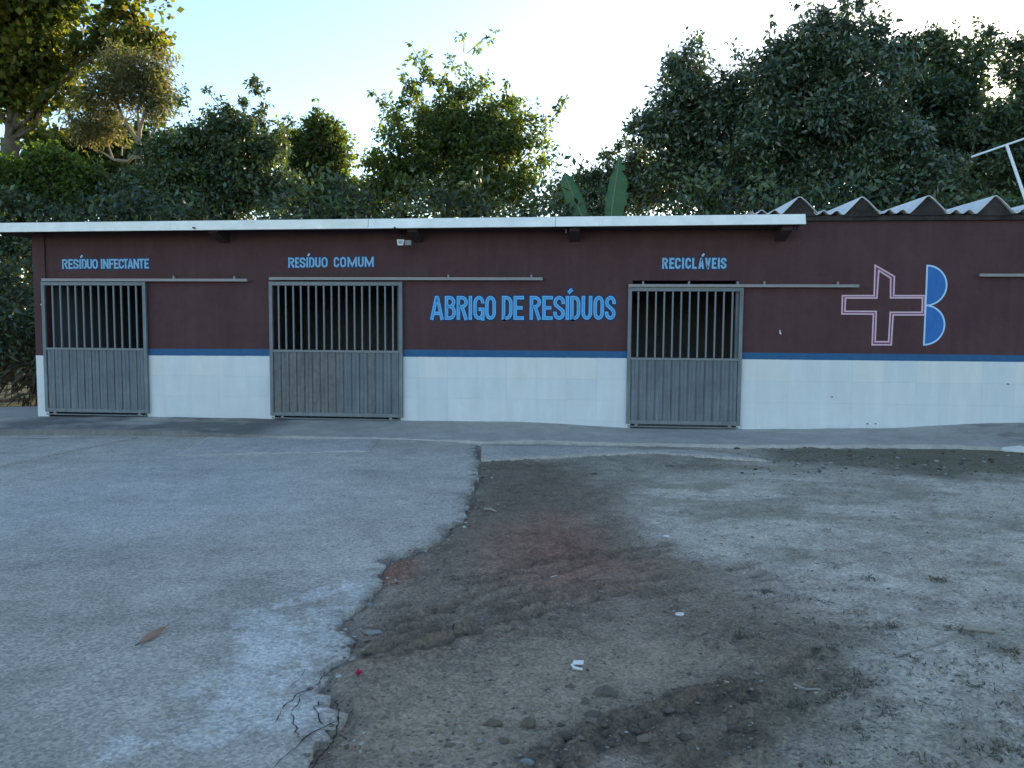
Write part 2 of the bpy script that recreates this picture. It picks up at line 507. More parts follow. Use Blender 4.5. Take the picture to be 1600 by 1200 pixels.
crm = damp * np.clip((fbm(GX - 4, GY + 9, 2.2, 4) - 0.36) * 4, 0, 1)
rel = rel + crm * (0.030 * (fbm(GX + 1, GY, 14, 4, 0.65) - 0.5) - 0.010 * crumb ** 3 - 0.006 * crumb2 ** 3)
# the broken ridge of mud in front
rp = along([(850, 1205), (900, 1165), (960, 1140), (1020, 1120), (1090, 1095), (1160, 1080)])
dr = dist_poly(rp, GX, GY, closed=False)
ridge = np.exp(-(dr / 0.11) ** 2)
bil = 1 - np.abs(2 * vnoise(GX * 11 + 3, GY * 11) - 1); bil2 = 1 - np.abs(2 * vnoise(GX * 26 + 3, GY * 26 + 8) - 1)
rel = rel + ridge * (-0.03 + 0.15 * np.clip(fbm(GX, GY, 7, 4, 0.6) - 0.30, 0, 1) + 0.050 * (1 - bil) + 0.024 * (1 - bil2) - 0.02)
# a smooth dried puddle
pud = soft(along([(560, 1075), (700, 1040), (850, 1010), (1010, 1000), (1120, 1030), (1050, 1085), (930, 1120), (840, 1170), (760, 1200), (560, 1200)]), GX, GY, 0.25)
rel = rel * (1 - 0.72 * pud * (1 - ridge)) - 0.012 * pud * (1 - ridge)
_e = gpoly([(745, 690), (742, 735), (748, 748), (731, 790), (700, 830), (650, 862), (596, 884), (583, 925), (537, 975), (552, 998), (525, 1036), (500, 1060), (524, 1112), (512, 1160), (480, 1215)])
_under = soft(_e + [(_e[-1][0] - 0.5, -13.0), (-30, -13.0), (-30, 0.0), (_e[0][0], 0.0)], GX, GY, 0.10)
rel = rel * (1 - _under) - 0.05 * _under
ZZ = Z + rel
# colours of the soil
sand = np.array([0.540, 0.470, 0.375]); brown = np.array([0.275, 0.208, 0.150]); dark = np.array([0.150, 0.115, 0.084])
red = np.array([0.310, 0.140, 0.096]); clay = np.array([0.365, 0.290, 0.205]); moss = np.array([0.145, 0.130, 0.078])
n1 = fbm(GX, GY, 1.6, 5, 0.6)[..., None]; n2 = fbm(GX + 9, GY + 4, 7, 5, 0.65)[..., None]
C = sand[None, None] * np.ones(GX.shape + (1,))
def blend(mask, col):
    global C
    mk = np.clip(mask, 0, 1)
    if mk.ndim == 2: mk = mk[..., None]
    C = C * (1 - mk) + col * mk
def nmask(poly, wdt, amp=0.6, sc=2.0):
    m_ = soft(along(poly), GX + (fbm(GX, GY, sc, 4) - 0.5) * amp, GY + (fbm(GX + 3, GY + 8, sc, 4) - 0.5) * amp, wdt)
    return m_
blend(np.clip((n1 - 0.50) * 4, 0, 0.30), brown)
blend(nmask([(735, 700), (870, 722), (960, 760), (1030, 830), (1130, 890), (1260, 950), (1330, 1010), (1300, 1070), (1230, 1150), (1130, 1240), (400, 1240), (480, 1000), (560, 880), (700, 790)], 0.22, 0.6) * 0.95, brown)
blend(nmask([(735, 722), (860, 725), (930, 760), (900, 800), (800, 830), (700, 850), (700, 800)], 0.5) * 0.55, dark)
blend(nmask([(1180, 700), (1700, 695), (1700, 742), (1480, 748), (1300, 730), (1200, 722)], 0.30, 0.3) * 0.80, moss * 0.9)
blend(nmask([(870, 700), (1150, 712), (1160, 735), (1000, 748), (860, 740)], 0.30, 0.3) * 0.5, moss)
blend(nmask([(815, 830), (870, 805), (930, 855), (960, 890), (900, 915), (830, 905), (800, 870)], 0.45, 0.4) * 0.82, red)
blend(nmask([(585, 890), (640, 875), (640, 905), (590, 915)], 0.10, 0.2) * 0.9, red)
blend(pud * 0.85, clay)
blend(nmask([(1050, 1110), (1200, 1075), (1330, 1000), (1360, 1040), (1230, 1130), (1080, 1215)], 0.25) * 0.6, moss)
blend(np.clip(wet * 1.1, 0, 0.42), dark)
blend(np.clip(ridge * 1.3, 0, 0.75), dark * 0.85)
blend(np.clip((clodn - 0.60) * 4, 0, 0.22) * (1 - pud), dark)
n3 = fbm(GX - 3, GY + 6, 28, 4, 0.7)[..., None]
blend(np.clip((fbm(GX * 1.0 + 3, GY * 1.8 - 2, 1.1, 5, 0.6) - 0.50) * 4, 0, 0.38) * (1 - damp), moss * 1.3)
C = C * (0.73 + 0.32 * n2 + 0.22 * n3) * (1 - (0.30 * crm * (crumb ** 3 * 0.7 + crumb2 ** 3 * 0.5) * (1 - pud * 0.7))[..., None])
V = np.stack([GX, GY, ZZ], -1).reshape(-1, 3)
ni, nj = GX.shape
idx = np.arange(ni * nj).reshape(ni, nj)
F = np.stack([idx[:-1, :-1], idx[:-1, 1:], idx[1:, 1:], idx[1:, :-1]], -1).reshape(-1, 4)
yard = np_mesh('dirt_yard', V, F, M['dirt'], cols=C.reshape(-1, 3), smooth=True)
tag(yard, 'rutted brown and sandy bare soil yard right of the concrete', 'ground', kind='structure')

def ground_h(x, y):
    """height of the soil near x,y"""
    d = y + DIST; tn = (x + d * sin(YAW)) / max(d, 0.3)
    i = int(np.clip(np.searchsorted(dists, d), 0, ni - 1)); j = int(np.clip(np.searchsorted(tans, tn), 0, nj - 1))
    return float(ZZ[i, j])

def slab_mesh(name, poly, top, thick, m, colf, step=0.07, parent=None, seed=1, fine=None):
    """a poured slab: rough outline, filled, with a broken edge"""
    poly = [tuple(map(float, p)) for p in poly]
    P = np.array(poly)
    x0, y0 = P.min(0); x1, y1 = P.max(0)
    r_ = np.random.default_rng(seed)
    xs = np.arange(x0, x1, step); ys = np.arange(y0, y1, step)
    XX, YY = np.meshgrid(xs, ys); XX = XX + r_.normal(0, step * 0.2, XX.shape); YY = YY + r_.normal(0, step * 0.2, YY.shape)
    XX = XX.ravel(); YY = YY.ravel()
    if fine is not None:
        fs_, fp = fine
        Q = np.array(fp); a0, b0 = Q.min(0) - 0.15; a1, b1 = Q.max(0) + 0.15
        out_ = ~((XX > a0) & (XX < a1) & (YY > b0) & (YY < b1)); XX = XX[out_]; YY = YY[out_]
        fx, fy = np.meshgrid(np.arange(a0, a1, fs_), np.arange(b0, b1, fs_))
        XX = np.concatenate([XX, (fx + r_.normal(0, fs_ * 0.2, fx.shape)).ravel()]); YY = np.concatenate([YY, (fy + r_.normal(0, fs_ * 0.2, fy.shape)).ravel()])
    ok = inside(poly, XX, YY); XX = XX[ok]; YY = YY[ok]
    ok = dist_poly(poly, XX, YY) > (step if fine is None else fine[0]) * 0.45; XX = XX[ok]; YY = YY[ok]
    n = len(poly)
    pts = [Vector(p) for p in poly] + [Vector((a, b)) for a, b in zip(XX, YY)]
    ed = [(i, (i + 1) % n) for i in range(n)]
    vs, es, fs, ov, oe, of = delaunay_2d_cdt(pts, ed, [], 1, 1e-6)
    A = np.array([[v[0], v[1]] for v in vs])
    Zt = top(A[:, 0], A[:, 1])
    nb = len(A)
    bot = np.stack([A[:, 0], A[:, 1], Zt - thick], 1)
    # boundary edges
    cnt = {}
    F3 = []
    for f in fs:
        f = list(f)
        a, b, c = (A[i] for i in f[:3])
        if (b[0] - a[0]) * (c[1] - a[1]) - (b[1] - a[1]) * (c[0] - a[0]) < 0: f = f[::-1]
        F3.append(f)
        for k in range(3):
            e = (f[k], f[(k + 1) % 3]); cnt[e] = 1
    side = []
    for e in cnt:
        if (e[1], e[0]) not in cnt:
            side.append((e[0], e[0] + nb, e[1])); side.append((e[1], e[0] + nb, e[1] + nb))
    V = np.vstack([np.column_stack([A, Zt]), bot])
    F = np.array(F3 + side)
    cl = colf(V[:, 0], V[:, 1])
    return np_mesh(name, V, F, m, parent, cols=cl)

# concrete of the yard
edge_px = [(745, 690), (742, 705), (750, 722), (742, 735), (748, 748), (735, 765), (731, 790), (722, 812), (700, 830), (690, 845), (650, 862), (612, 874), (596, 884), (590, 898), (583, 925), (572, 942), (548, 958), (537, 975), (552, 998), (548, 1020), (525, 1036), (502, 1052), (500, 1070), (510, 1090), (524, 1112), (527, 1132), (512, 1160), (494, 1182), (480, 1215)]
edge = [Gp(*p)[:2] for p in edge_px]
last = edge[-1]
def chip(pts, seed):
    r_ = np.random.default_rng(seed); out = []
    for i, p in enumerate(pts):
        out.append(p)
        if 0 < i < len(pts) - 2 and r_.random() < 0.55:
            a = np.array(p); b = np.array(pts[i + 1]); t = b - a; nn = np.array([-t[1], t[0]])
            q = a + t * r_.uniform(0.3, 0.7) + nn * r_.uniform(-0.55, 0.55)
            out.append(tuple(q))
    return out
rough = chip(chip(jag(edge, 0.085, 0.07, 5, closed=False, fine=0.18), 3), 4)
outline = rough + [(last[0] - 0.15, last[1] - 0.6), (last[0] - 0.5, -12.5), (-11.5, -12.5), (-11.5, -1.0), (edge[0][0] - 0.2, -1.0)]
def slab_top(x, y):
    d = dist_poly(rough, x, y, closed=False)
    return base_z(x) + 0.006 + 0.024 * np.clip(d / 0.5, 0, 1) + (fbm(x, y, 0.9, 3) - 0.5) * 0.015
pale_poly = gpoly([(480, 935), (560, 905), (575, 935), (545, 965), (548, 1010), (505, 1050), (520, 1110), (500, 1150), (380, 1165), (250, 1180), (180, 1200), (220, 1165), (300, 1150), (330, 1120), (290, 1105), (305, 1080), (370, 1050), (400, 1000), (360, 975), (420, 955)])
wash_poly = gpoly([(250, 700), (480, 720), (520, 790), (380, 830), (150, 860), (-100, 880), (-300, 820), (0, 770)])
def slab_col(x, y):
    n1 = fbm(x, y, 1.2, 5, 0.6); n2 = fbm(x + 4, y + 2, 5, 5, 0.65); n3 = fbm(x - 8, y + 1, 14, 4, 0.65)
    c = np.array([0.500, 0.452, 0.380])[None] * (0.66 + 0.40 * n1 + 0.32 * n2)[:, None]
    wm = (soft(wash_poly, x + (n2 - 0.5) * 0.9, y + (n1 - 0.5) * 0.9, 0.8) * 0.8)[:, None]
    c = c * (1 - wm) + np.array([0.51, 0.49, 0.45]) * wm
    pm = soft(pale_poly, x + (n3 - 0.5) * 0.45 + (n2 - 0.5) * 0.4, y + (n2 - 0.5) * 0.5, 0.03) * np.clip((0.55 * n2 + 0.45 * n3 - 0.41) * 14, 0.15, 1) * 0.95
    pm = pm[:, None]
    c = c * (1 - pm) + np.array([0.66, 0.63, 0.58]) * pm
    d = dist_poly(rough, x, y, closed=False)
    em = (np.clip(1 - d / 0.10, 0, 1) * np.clip((n3 - 0.42) * 5, 0, 1) * 0.6)[:, None]
    c = c * (1 - em) + np.array([0.13, 0.11, 0.09]) * em
    st = (np.clip((fbm(x * 0.5 + 2, y * 1.6, 1.0, 5, 0.6) - 0.54) * 6, 0, 1) * 0.25)[:, None]
    c = c * (1 - st) + np.array([0.17, 0.155, 0.135]) * st
    return c
slab = slab_mesh('concrete_yard', outline, slab_top, 0.06, M['slab'], slab_col, 0.09, seed=2, fine=(0.026, pale_poly))
tag(slab, 'worn grey concrete yard with a broken edge on the left', 'pavement', kind='structure')

# newer panels poured on the old slab
def panel(name, px, dz, col, seed):
    poly = jag(gpoly(px), 0.12, 0.012, seed)
    def top(x, y): return base_z(x) + dz + (fbm(x, y, 0.9, 3) - 0.5) * 0.015
    def cf(x, y): return np.array(col)[None] * (0.78 + 0.30 * fbm(x, y, 1.5, 5, 0.6) + 0.14 * fbm(x, y, 9, 4))[:, None]
    return slab_mesh(name, poly, top, 0.03, M['slab'], cf, 0.12, seed=seed)
tag(panel('concrete_panel', [(-260, 735), (-100, 690), (215, 688), (150, 702), (60, 721), (0, 735), (-150, 765)], 0.040, (0.52, 0.475, 0.41), 21), 'paler concrete panel at the far left of the yard', 'pavement', kind='structure')
tag(panel('concrete_panel', [(345, 676), (604, 681), (577, 709), (430, 712), (272, 716)], 0.036, (0.49, 0.455, 0.41), 22), 'pale concrete panel in front of the middle gate', 'pavement', kind='structure')
tag(panel('concrete_strip', [(752, 697), (850, 698), (1000, 702), (1090, 705), (1150, 712), (1208, 723), (1140, 719), (1060, 712), (1000, 710), (930, 712), (850, 717), (752, 722)], 0.022, (0.49, 0.45, 0.39), 23), 'thin pale strip of concrete running along the soil', 'pavement', kind='structure')

# raised walk along the building
AX = [-12, -9.4, -7.3, -5, -2.9, -1.0, 0.0, 0.8, 2.6, 5.0, 6.0, 7.0, 10.0]
AWZ = [-0.05, -0.052, -0.03, -0.03, -0.022, -0.005, -0.04, -0.082, -0.065, 0.0, 0.065, 0.10, 0.12]
fr_px = [(-150, 670), (0, 671), (150, 671), (250, 673), (330, 676), (480, 680), (620, 683), (745, 689), (850, 688), (1000, 693), (1140, 696), (1300, 697), (1450, 697), (1560, 701), (1750, 708)]
front = []
for p in fr_px:
    z = -0.05 if p[0] < 300 else -0.06
    d = ray(*p); q = EYEP + d * ((z - EYEP[2]) / d[2]); front.append((q[0], q[1]))
frx = np.array([f[0] for f in front]); fry = np.array([f[1] for f in front])
AFZ_x = [-12, -8, -6, -5, -3, -1, 2, 7, 10]; AFZ = [-0.05, -0.05, -0.055, -0.085, -0.085, -0.070, -0.055, -0.04, -0.04]
def apron_top(x, y):
    f = np.interp(x, frx, fry)
    t = np.clip(y / f, 0, 1)
    hill = np.exp(-((x - 6.8) / 0.9) ** 2) * np.exp(-((y + 0.5) / 0.5) ** 2) * 0.06
    return np.interp(x, AX, AWZ) * (1 - t) + np.interp(x, AFZ_x, AFZ) * t + (fbm(x, y, 2.5, 4) - 0.5) * 0.014 + hill
back_l = [(-9.38, 0.3), (-9.38, 2.2), (-12.5, 0.55), (-12.5, -1.7)]
outl = jag(front, 0.10, 0.03, 9, closed=False) + [(10.5, -1.6), (10.5, 0.3)] + back_l
def apron_col(x, y):
    n1 = fbm(x, y, 1.1, 5, 0.6); n2 = fbm(x + 4, y * 2 + 2, 4, 5, 0.65)
    c = np.array([0.44, 0.405, 0.355])[None] * (0.72 + 0.34 * n1 + 0.22 * n2)[:, None]
    f = np.interp(x, frx, fry)
    left = np.clip((-4.4 - x) / 0.6, 0, 1) * np.clip((x + 9.6) / 0.6, 0, 1)
    stain = np.clip((n1 - 0.40) * 6, 0, 1) * 0.70 * left
    stain = np.maximum(stain, np.clip(1.6 - np.abs(y - f) / 0.12, 0, 1) * 0.88 * np.clip((-4.2 - x) * 1.5, 0, 1) * (0.75 + 0.5 * (n2 - 0.5)))
    right = np.clip((x - 5.6) / 0.6, 0, 1) * 0.5 * np.clip((n2 - 0.4) * 5, 0, 1)
    stain = np.maximum(stain, right)[:, None]
    return c * (1 - stain) + np.array([0.085, 0.080, 0.074]) * stain
apron = slab_mesh('concrete_walk', outl, apron_top, 0.16, M['apron'], apron_col, 0.09, seed=4)
tag(apron, 'stained concrete walk along the foot of the building', 'pavement', kind='structure')

# cracks in the broken edge of the slab
def crack(px, wd, seed):
    r_ = random.Random(seed)
    pts = []
    for i in range(len(px) - 1):
        a = Gp(*px[i]); b = Gp(*px[i + 1]); k = max(2, int(np.linalg.norm(b - a) / 0.02))
        for j in range(k):
            q = a + (b - a) * j / k
            pts.append((q[0] + r_.gauss(0, 0.0035), q[1] + r_.gauss(0, 0.0035)))
    q = Gp(*px[-1]); pts.append((q[0], q[1]))
    P = np.array(pts); Zc = slab_top(P[:, 0], P[:, 1]) + 0.006
    mb = MB(); vs = []; fs = []
    for i, p in enumerate(pts):
        d = P[min(i + 1, len(P) - 1)] - P[max(i - 1, 0)]; d = d / (np.linalg.norm(d) + 1e-9)
        nn = np.array([-d[1], d[0]]); w_ = wd * 0.62 * (0.3 + 1.1 * r_.random()) * (0.3 if i in (0, len(pts) - 1) else 1)
        vs += [(p[0] + nn[0] * w_, p[1] + nn[1] * w_, Zc[i]), (p[0] - nn[0] * w_, p[1] - nn[1] * w_, Zc[i])]
        if i: fs.append((2 * i - 2, 2 * i - 1, 2 * i + 1, 2 * i))
    mb.add(vs, fs)
    mb.build('crack', M['crack'], slab)
for i, (px, wd) in enumerate([
    ([(508, 1052), (497, 1070), (480, 1082), (467, 1087), (455, 1100), (443, 1110), (436, 1122), (430, 1135)], 0.0045),
    ([(467, 1087), (470, 1098), (465, 1106), (457, 1114), (456, 1125), (460, 1140), (467, 1155), (472, 1160)], 0.0040),
    ([(524, 1132), (508, 1138), (495, 1145), (482, 1152), (472, 1161), (462, 1172), (448, 1183), (436, 1193), (428, 1205)], 0.0050),
    ([(515, 1090), (500, 1098), (497, 1106), (492, 1110), (498, 1120), (500, 1130), (508, 1138)], 0.0040),
    ([(518, 1005), (512, 1013), (506, 1018), (498, 1024)], 0.0030),
    ([(476, 1050), (471, 1062), (458, 1073), (448, 1082)], 0.0022),
    ([(525, 1098), (530, 1112), (526, 1130), (527, 1148), (520, 1165), (508, 1178), (495, 1192), (488, 1208)], 0.0065),
    ([(527, 1146), (536, 1155), (542, 1162)], 0.0045),
    ([(508, 1144), (518, 1146), (527, 1146)], 0.0040)]):
    crack(px, wd, 40 + i)

# ------------------------------------------------------------------ the building
bld = empty('waste_shelter', (0, 0, 0), 'long low shelter with brown walls, white tiled base and three gates', 'building')
G1 = (-9.245, -7.365, -0.02, 2.300); G2 = (-5.200, -2.925, -0.02, 2.305); G3 = (0.770, 2.585, -0.055, 2.225)
OPN = [(-9.185, -7.42, 2.24), (-5.145, -2.975, 2.24), (0.84, 2.535, 2.315)]
XL, XR, WT = -9.40, 11.0, 0.16
TOPL, TOPR = 3.12, 3.245
wb = MB()
ys = (0.0, WT)
xs = [XL] + [v for o_ in OPN for v in o_[:2]] + [XR]
for i in range(0, len(xs), 2):
    a, b = xs[i], xs[i + 1]
    if i == len(xs) - 2:
        wb.box(a, 3.40, *ys, -0.4, TOPL); wb.box(3.40, b, *ys, -0.4, TOPR)
    else:
        wb.box(a, b, *ys, -0.4, TOPL)
for a, b, h in OPN:
    wb.box(a, b, *ys, h, TOPL)
wall = wb.build('wall', M['wall'], bld)
# corner pillar, slightly proud
MB().box(-9.402, -9.185, -0.035, -0.001, -0.3, 3.10).build('corner_pillar', M['wall'], bld)
# rest of the shell
sh = MB()
sh.box(XL, XL + WT, WT, 4.2, -0.4, TOPL)
sh.box(XR - WT, XR, WT, 4.2, -0.4, TOPR)
sh.box(XL, XR, 4.2, 4.36, -0.4, TOPL)
for x in (-6.3, -1.2, 3.5):
    sh.box(x, x + 0.15, WT, 4.2, -0.4, TOPL)
sh.build('inner_walls', M['inner'], bld)
MB().box(XL, XR, WT, 4.2, -0.3, -0.03).build('inner_floor', M['inner'], bld)
# main roof slab
MB().box(-10.1, 3.34, -0.50, 4.6, 3.125, 3.205).build('roof_slab', M['soffit'], bld)
for x in (-6.05, -2.75, -0.18, 3.05):
    mb = MB()
    mb.add([(x, 0, 2.93), (x, 0, 3.124), (x, -0.44, 3.124), (x, -0.44, 3.05), (x + 0.16, 0, 2.93), (x + 0.16, 0, 3.124), (x + 0.16, -0.44, 3.124), (x + 0.16, -0.44, 3.05)],
           [(0, 3, 2, 1), (4, 5, 6, 7), (0, 4, 7, 3), (3, 7, 6, 2), (0, 1, 5, 4), (1, 2, 6, 5)])
    mb.build('corbel', M['soffit'], bld)
# gutter face in lengths
def fz(x): return np.interp(x, [-10.2, 3.4], [3.215, 3.283])
cuts = [-10.15, -6.63, -3.36, -0.4, 3.375]
for i in range(4):
    a, b = cuts[i] + 0.003, cuts[i + 1] - 0.003
    hh = 0.153
    off = (0.004, 0.0, 0.003, -0.002)[i]
    mb = MB(); y0 = -0.56 + off
    za, zb = fz(a), fz(b)
    prof = lambda z: [(y0, z - hh), (y0 + 0.050, z - 0.008), (y0 + 0.057, z), (y0 + 0.085, z), (y0 + 0.085, z - 0.02), (y0 + 0.05, z - hh), (y0 + 0.006, z - hh - 0.006)]
    pa = [(a, *q) for q in prof(za)]; pb = [(b, *q) for q in prof(zb)]; n = len(pa)
    mb.add(pa + pb, [(k, k + n, (k + 1) % n + n, (k + 1) % n) for k in range(n)] + [tuple(range(n)), tuple(range(2 * n - 1, n - 1, -1))])
    mb.build('gutter_length', M['fascia0' if i < 2 else 'fascia1'], bld)
for px in (303, 617, 898, 1242):
    x, z = WU(px, 356, -0.575)
    MB().tube([(x, -0.60, z - 0.0), (x, -0.53, z - 0.0)], 0.015, 8).build('gutter_bolt', M['black'], bld)

# painted blue stripe
def stripe_t(x): return np.interp(x, [-9.4, -7.34, -2.9, 0.7, 8], [1.135, 1.14, 1.168, 1.171, 1.169])
def stripe_b(x): return np.interp(x, [-9.4, -7.34, -2.9, 0.7, 8], [1.02, 1.03, 1.052, 1.066, 1.068])
for a, b in ((-7.42, -5.145), (-2.975, 0.84), (2.535, XR - 0.01)):
    mb = MB(); pts = sorted({a, b, *[q for q in (-2.9, 0.7, 8.0) if a < q < b]})
    for p, q in zip(pts[:-1], pts[1:]):
        vs = []
        for x in (p, q):
            vs += [(x, -0.003, stripe_b(x) - 0.004), (x, -0.003, stripe_t(x)), (x, 0.01, stripe_t(x)), (x, 0.01, stripe_b(x) - 0.004)]
        mb.add(vs, [(0, 4, 5, 1), (1, 5, 6, 2), (2, 6, 7, 3), (3, 7, 4, 0)])
    mb.build('painted_stripe', M['stripe'], wall)

# white tiles of the base
TW, TH, JT = 0.492, 0.345, 0.0008
k = 0
for a, b in ((-9.398, -9.19), (-7.42, -5.145), (-2.975, 0.84), (2.535, XR - 0.02)):
    x = a
    first = b - a > 1
    while x < b - 0.02:
        wdt = TW if not (first and x == a) else TW * 0.62
        x1 = min(x + wdt, b)
        for row in range(4):
            yo = -0.036 if a < -9.3 else 0.0
            z1t = (stripe_b((x + x1) / 2) if a > -9.3 else 1.012) - 0.004
            z1 = z1t - row * TH; z0 = z1 - TH
            if row == 3: z0 = -0.30
            rr = random.random()
            mt = M['tile1'] if (row == 0 and rr < 0.4) else (M['tile2'] if rr > 0.72 else M['tile0'])
            pr = 0.0065 + random.random() * 0.0009
            t = MB().box(x + JT / 2, x1 - JT / 2, yo - pr, yo - 0.0008, z0 + JT / 2, z1 - JT / 2, 0.0007)
            t.build('wall_tile', mt, wall)
            k += 1
        x = x1
# low skirting by the right gate
for a, b in ((2.62, 3.95), (3.955, 4.55), (4.56, 5.25)):
    MB().box(a, b, -0.03, -0.009, -0.16, 0.0 if a < 4 else 0.012).build('skirting', M['tile2'], wall)

# overhead tracks of the gates
def track(px0, px1, py, hang, z=None, extra=()):
    x0, zz = WU(px0, py, -0.075); x1, z1 = WU(px1, py, -0.075)
    z = (zz + z1) / 2
    mb = MB()
    mb.box(x0, x1, -0.100, -0.094, z - 0.022, z + 0.022); mb.box(x0, x1, -0.094, -0.050, z + 0.016, z + 0.022)
    mb.box(x0, x1, -0.056, -0.050, z - 0.022, z + 0.016)
    t = mb.build('gate_track', M['track'], bld)
    for h in hang:
        xh = WU(h, py, -0.07)[0]
        MB().box(xh - 0.014, xh + 0.014, -0.0495, -0.001, z - 0.015, z + 0.07).build('track_bracket', M['track'], t)
    return z
track(66, 387, 437.5, (270, 365))
track(421, 848, 435.5, (700, 830))
track(982, 1342, 446.5, (1005, 1077, 1153, 1195, 1310))
track(1530, 1690, 430, (1620,))

# painted words
CURVE = 7
def arc(cx, cy, rx, ry, a0, a1, n=CURVE):
    return [(cx + rx * cos(radians(a0 + (a1 - a0) * i / n)), cy + ry * sin(radians(a0 + (a1 - a0) * i / n))) for i in range(n + 1)]
def glyph(ch, hw):
    """strokes in a unit box; hw = half stroke as a fraction of height, ax = of width"""
    ax, t = hw
    L, R_, B, T = ax, 1 - ax, t, 1 - t
    ry = 0.24
    if ch in 'IÍ': return [[(0.5, 0), (0.5, 1)]]
    if ch == 'L': return [[(L, 1), (L, B), (1, B)]]
    if ch == 'E': return [[(1, T), (L, T), (L, B), (1, B)], [(L, 0.5), (0.86, 0.5)]]
    if ch == 'F': return [[(1, T), (L, T), (L, 0)], [(L, 0.5), (0.86, 0.5)]]
    if ch == 'T': return [[(0, T), (1, T)], [(0.5, T), (0.5, 0)]]
    if ch == 'D': return [[(L, 0), (L, T), (0.42, T)] + arc(0.42, 1 - t - ry, R_ - 0.42, ry, 90, 0) + arc(0.42, t + ry, R_ - 0.42, ry, 0, -90) + [(L, B)]]
    if ch == 'O': return [arc(0.5, 1 - t - ry, 0.5 - ax, ry, 180, 0, 12) + arc(0.5, t + ry, 0.5 - ax, ry, 0, -180, 12) + [(L, 1 - t - ry)]]
    if ch == 'U': return [[(L, 1)] + arc(0.5, t + ry, 0.5 - ax, ry, 180, 360, 12) + [(R_, 1)]]
    if ch == 'C': return [[(R_, 0.66)] + arc(0.5, 1 - t - ry, 0.5 - ax, ry, 0, 180, 12) + arc(0.5, t + ry, 0.5 - ax, ry, 180, 360, 12) + [(R_, 0.34)]]
    if ch == 'G': return [[(R_, 0.68)] + arc(0.5, 1 - t - ry, 0.5 - ax, ry, 0, 180, 12) + arc(0.5, t + ry, 0.5 - ax, ry, 180, 340, 11), [(0.46, 0.44), (R_, 0.44), (R_, -0.03)]]
    if ch == 'S': return [[(R_, 0.66)] + arc(0.5, 1 - t - 0.2, 0.5 - ax, 0.2, 0, 180, 12) + [(L + 0.05, 0.62), (0.5, 0.5), (R_ - 0.05, 0.38)] + arc(0.5, t + 0.2, 0.5 - ax, 0.2, 0, -180, 12) + [(L, 0.34)]]
    if ch in 'AÁ': return [[(L * 0.8, 0), (0.46, T), (0.54, T), (1 - L * 0.8, 0)], [(0.27, 0.27), (0.73, 0.27)]]
    if ch == 'V': return [[(L * 0.8, 1), (0.48, B * 0.6), (0.52, B * 0.6), (1 - L * 0.8, 1)]]
    if ch == 'N': return [[(L, 0), (L, 1)], [(L, 1 - t * 0.5), (R_, t * 0.5)], [(R_, 0), (R_, 1)]]
    if ch == 'M': return [[(L, 0), (L, 1)], [(L, 1 - t * 0.5), (0.5, 0.15), (R_, 1 - t * 0.5)], [(R_, 0), (R_, 1)]]
    if ch == 'R': return [[(L, 0), (L, T), (0.45, T)] + arc(0.45, 1 - t - 0.19, R_ - 0.45, 0.19, 90, -90, 12) + [(L, 1 - t - 0.38)], [(0.48, 1 - t - 0.38), (R_ + 0.02, 0)]]
    if ch == 'B': return [[(L, 0), (L, T), (0.45, T)] + arc(0.45, 1 - t - 0.185, R_ - 0.5, 0.185, 90, -90, 10) + [(L, 1 - t - 0.37)], [(0.40, 1 - t - 0.37), (0.48, 1 - t - 0.37)] + arc(0.48, (1 - t - 0.37 + t) / 2, R_ - 0.48, (1 - 2 * t - 0.37) / 2, 90, -90, 10) + [(L, B)]]
    return []

def stroke(mb, pts, hwid, y, ext=0.0):
    """flat painted stroke of half width hwid along 2-D points (x,z)"""
    P = [np.array(p, float) for p in pts]
    Q = [P[0]]
    for p in P[1:]:
        if np.linalg.norm(p - Q[-1]) > 1e-5: Q.append(p)
    P = Q
    closed = np.linalg.norm(P[0] - P[-1]) < 1e-4
    if ext and not closed:
        d = P[0] - P[1]; P[0] = P[0] + d / np.linalg.norm(d) * ext
        d = P[-1] - P[-2]; P[-1] = P[-1] + d / np.linalg.norm(d) * ext
    n = len(P); vs = []
    for i in range(n):
        a = P[i - 1] if i > 0 else (P[-2] if closed else None)
        b = P[i + 1] if i < n - 1 else (P[1] if closed else None)
        ds = [v / np.linalg.norm(v) for v in ([P[i] - a] if a is not None else []) + ([b - P[i]] if b is not None else [])]
        d = sum(ds); L = np.linalg.norm(d)
        d = d / L if L > 1e-6 else ds[0]
        nn = np.array([-d[1], d[0]])
        m_ = 1.0 if len(ds) == 1 else 1 / max(0.45, abs(nn @ np.array([-ds[0][1], ds[0][0]])))
        for sg in (1, -1):
            q = P[i] + nn * hwid * m_ * sg
            vs.append((q[0], y, q[1]))
    fs = [(2 * i, 2 * i + 1, 2 * i + 3, 2 * i + 2) for i in range(n - 1)]
    mb.add(vs, fs)

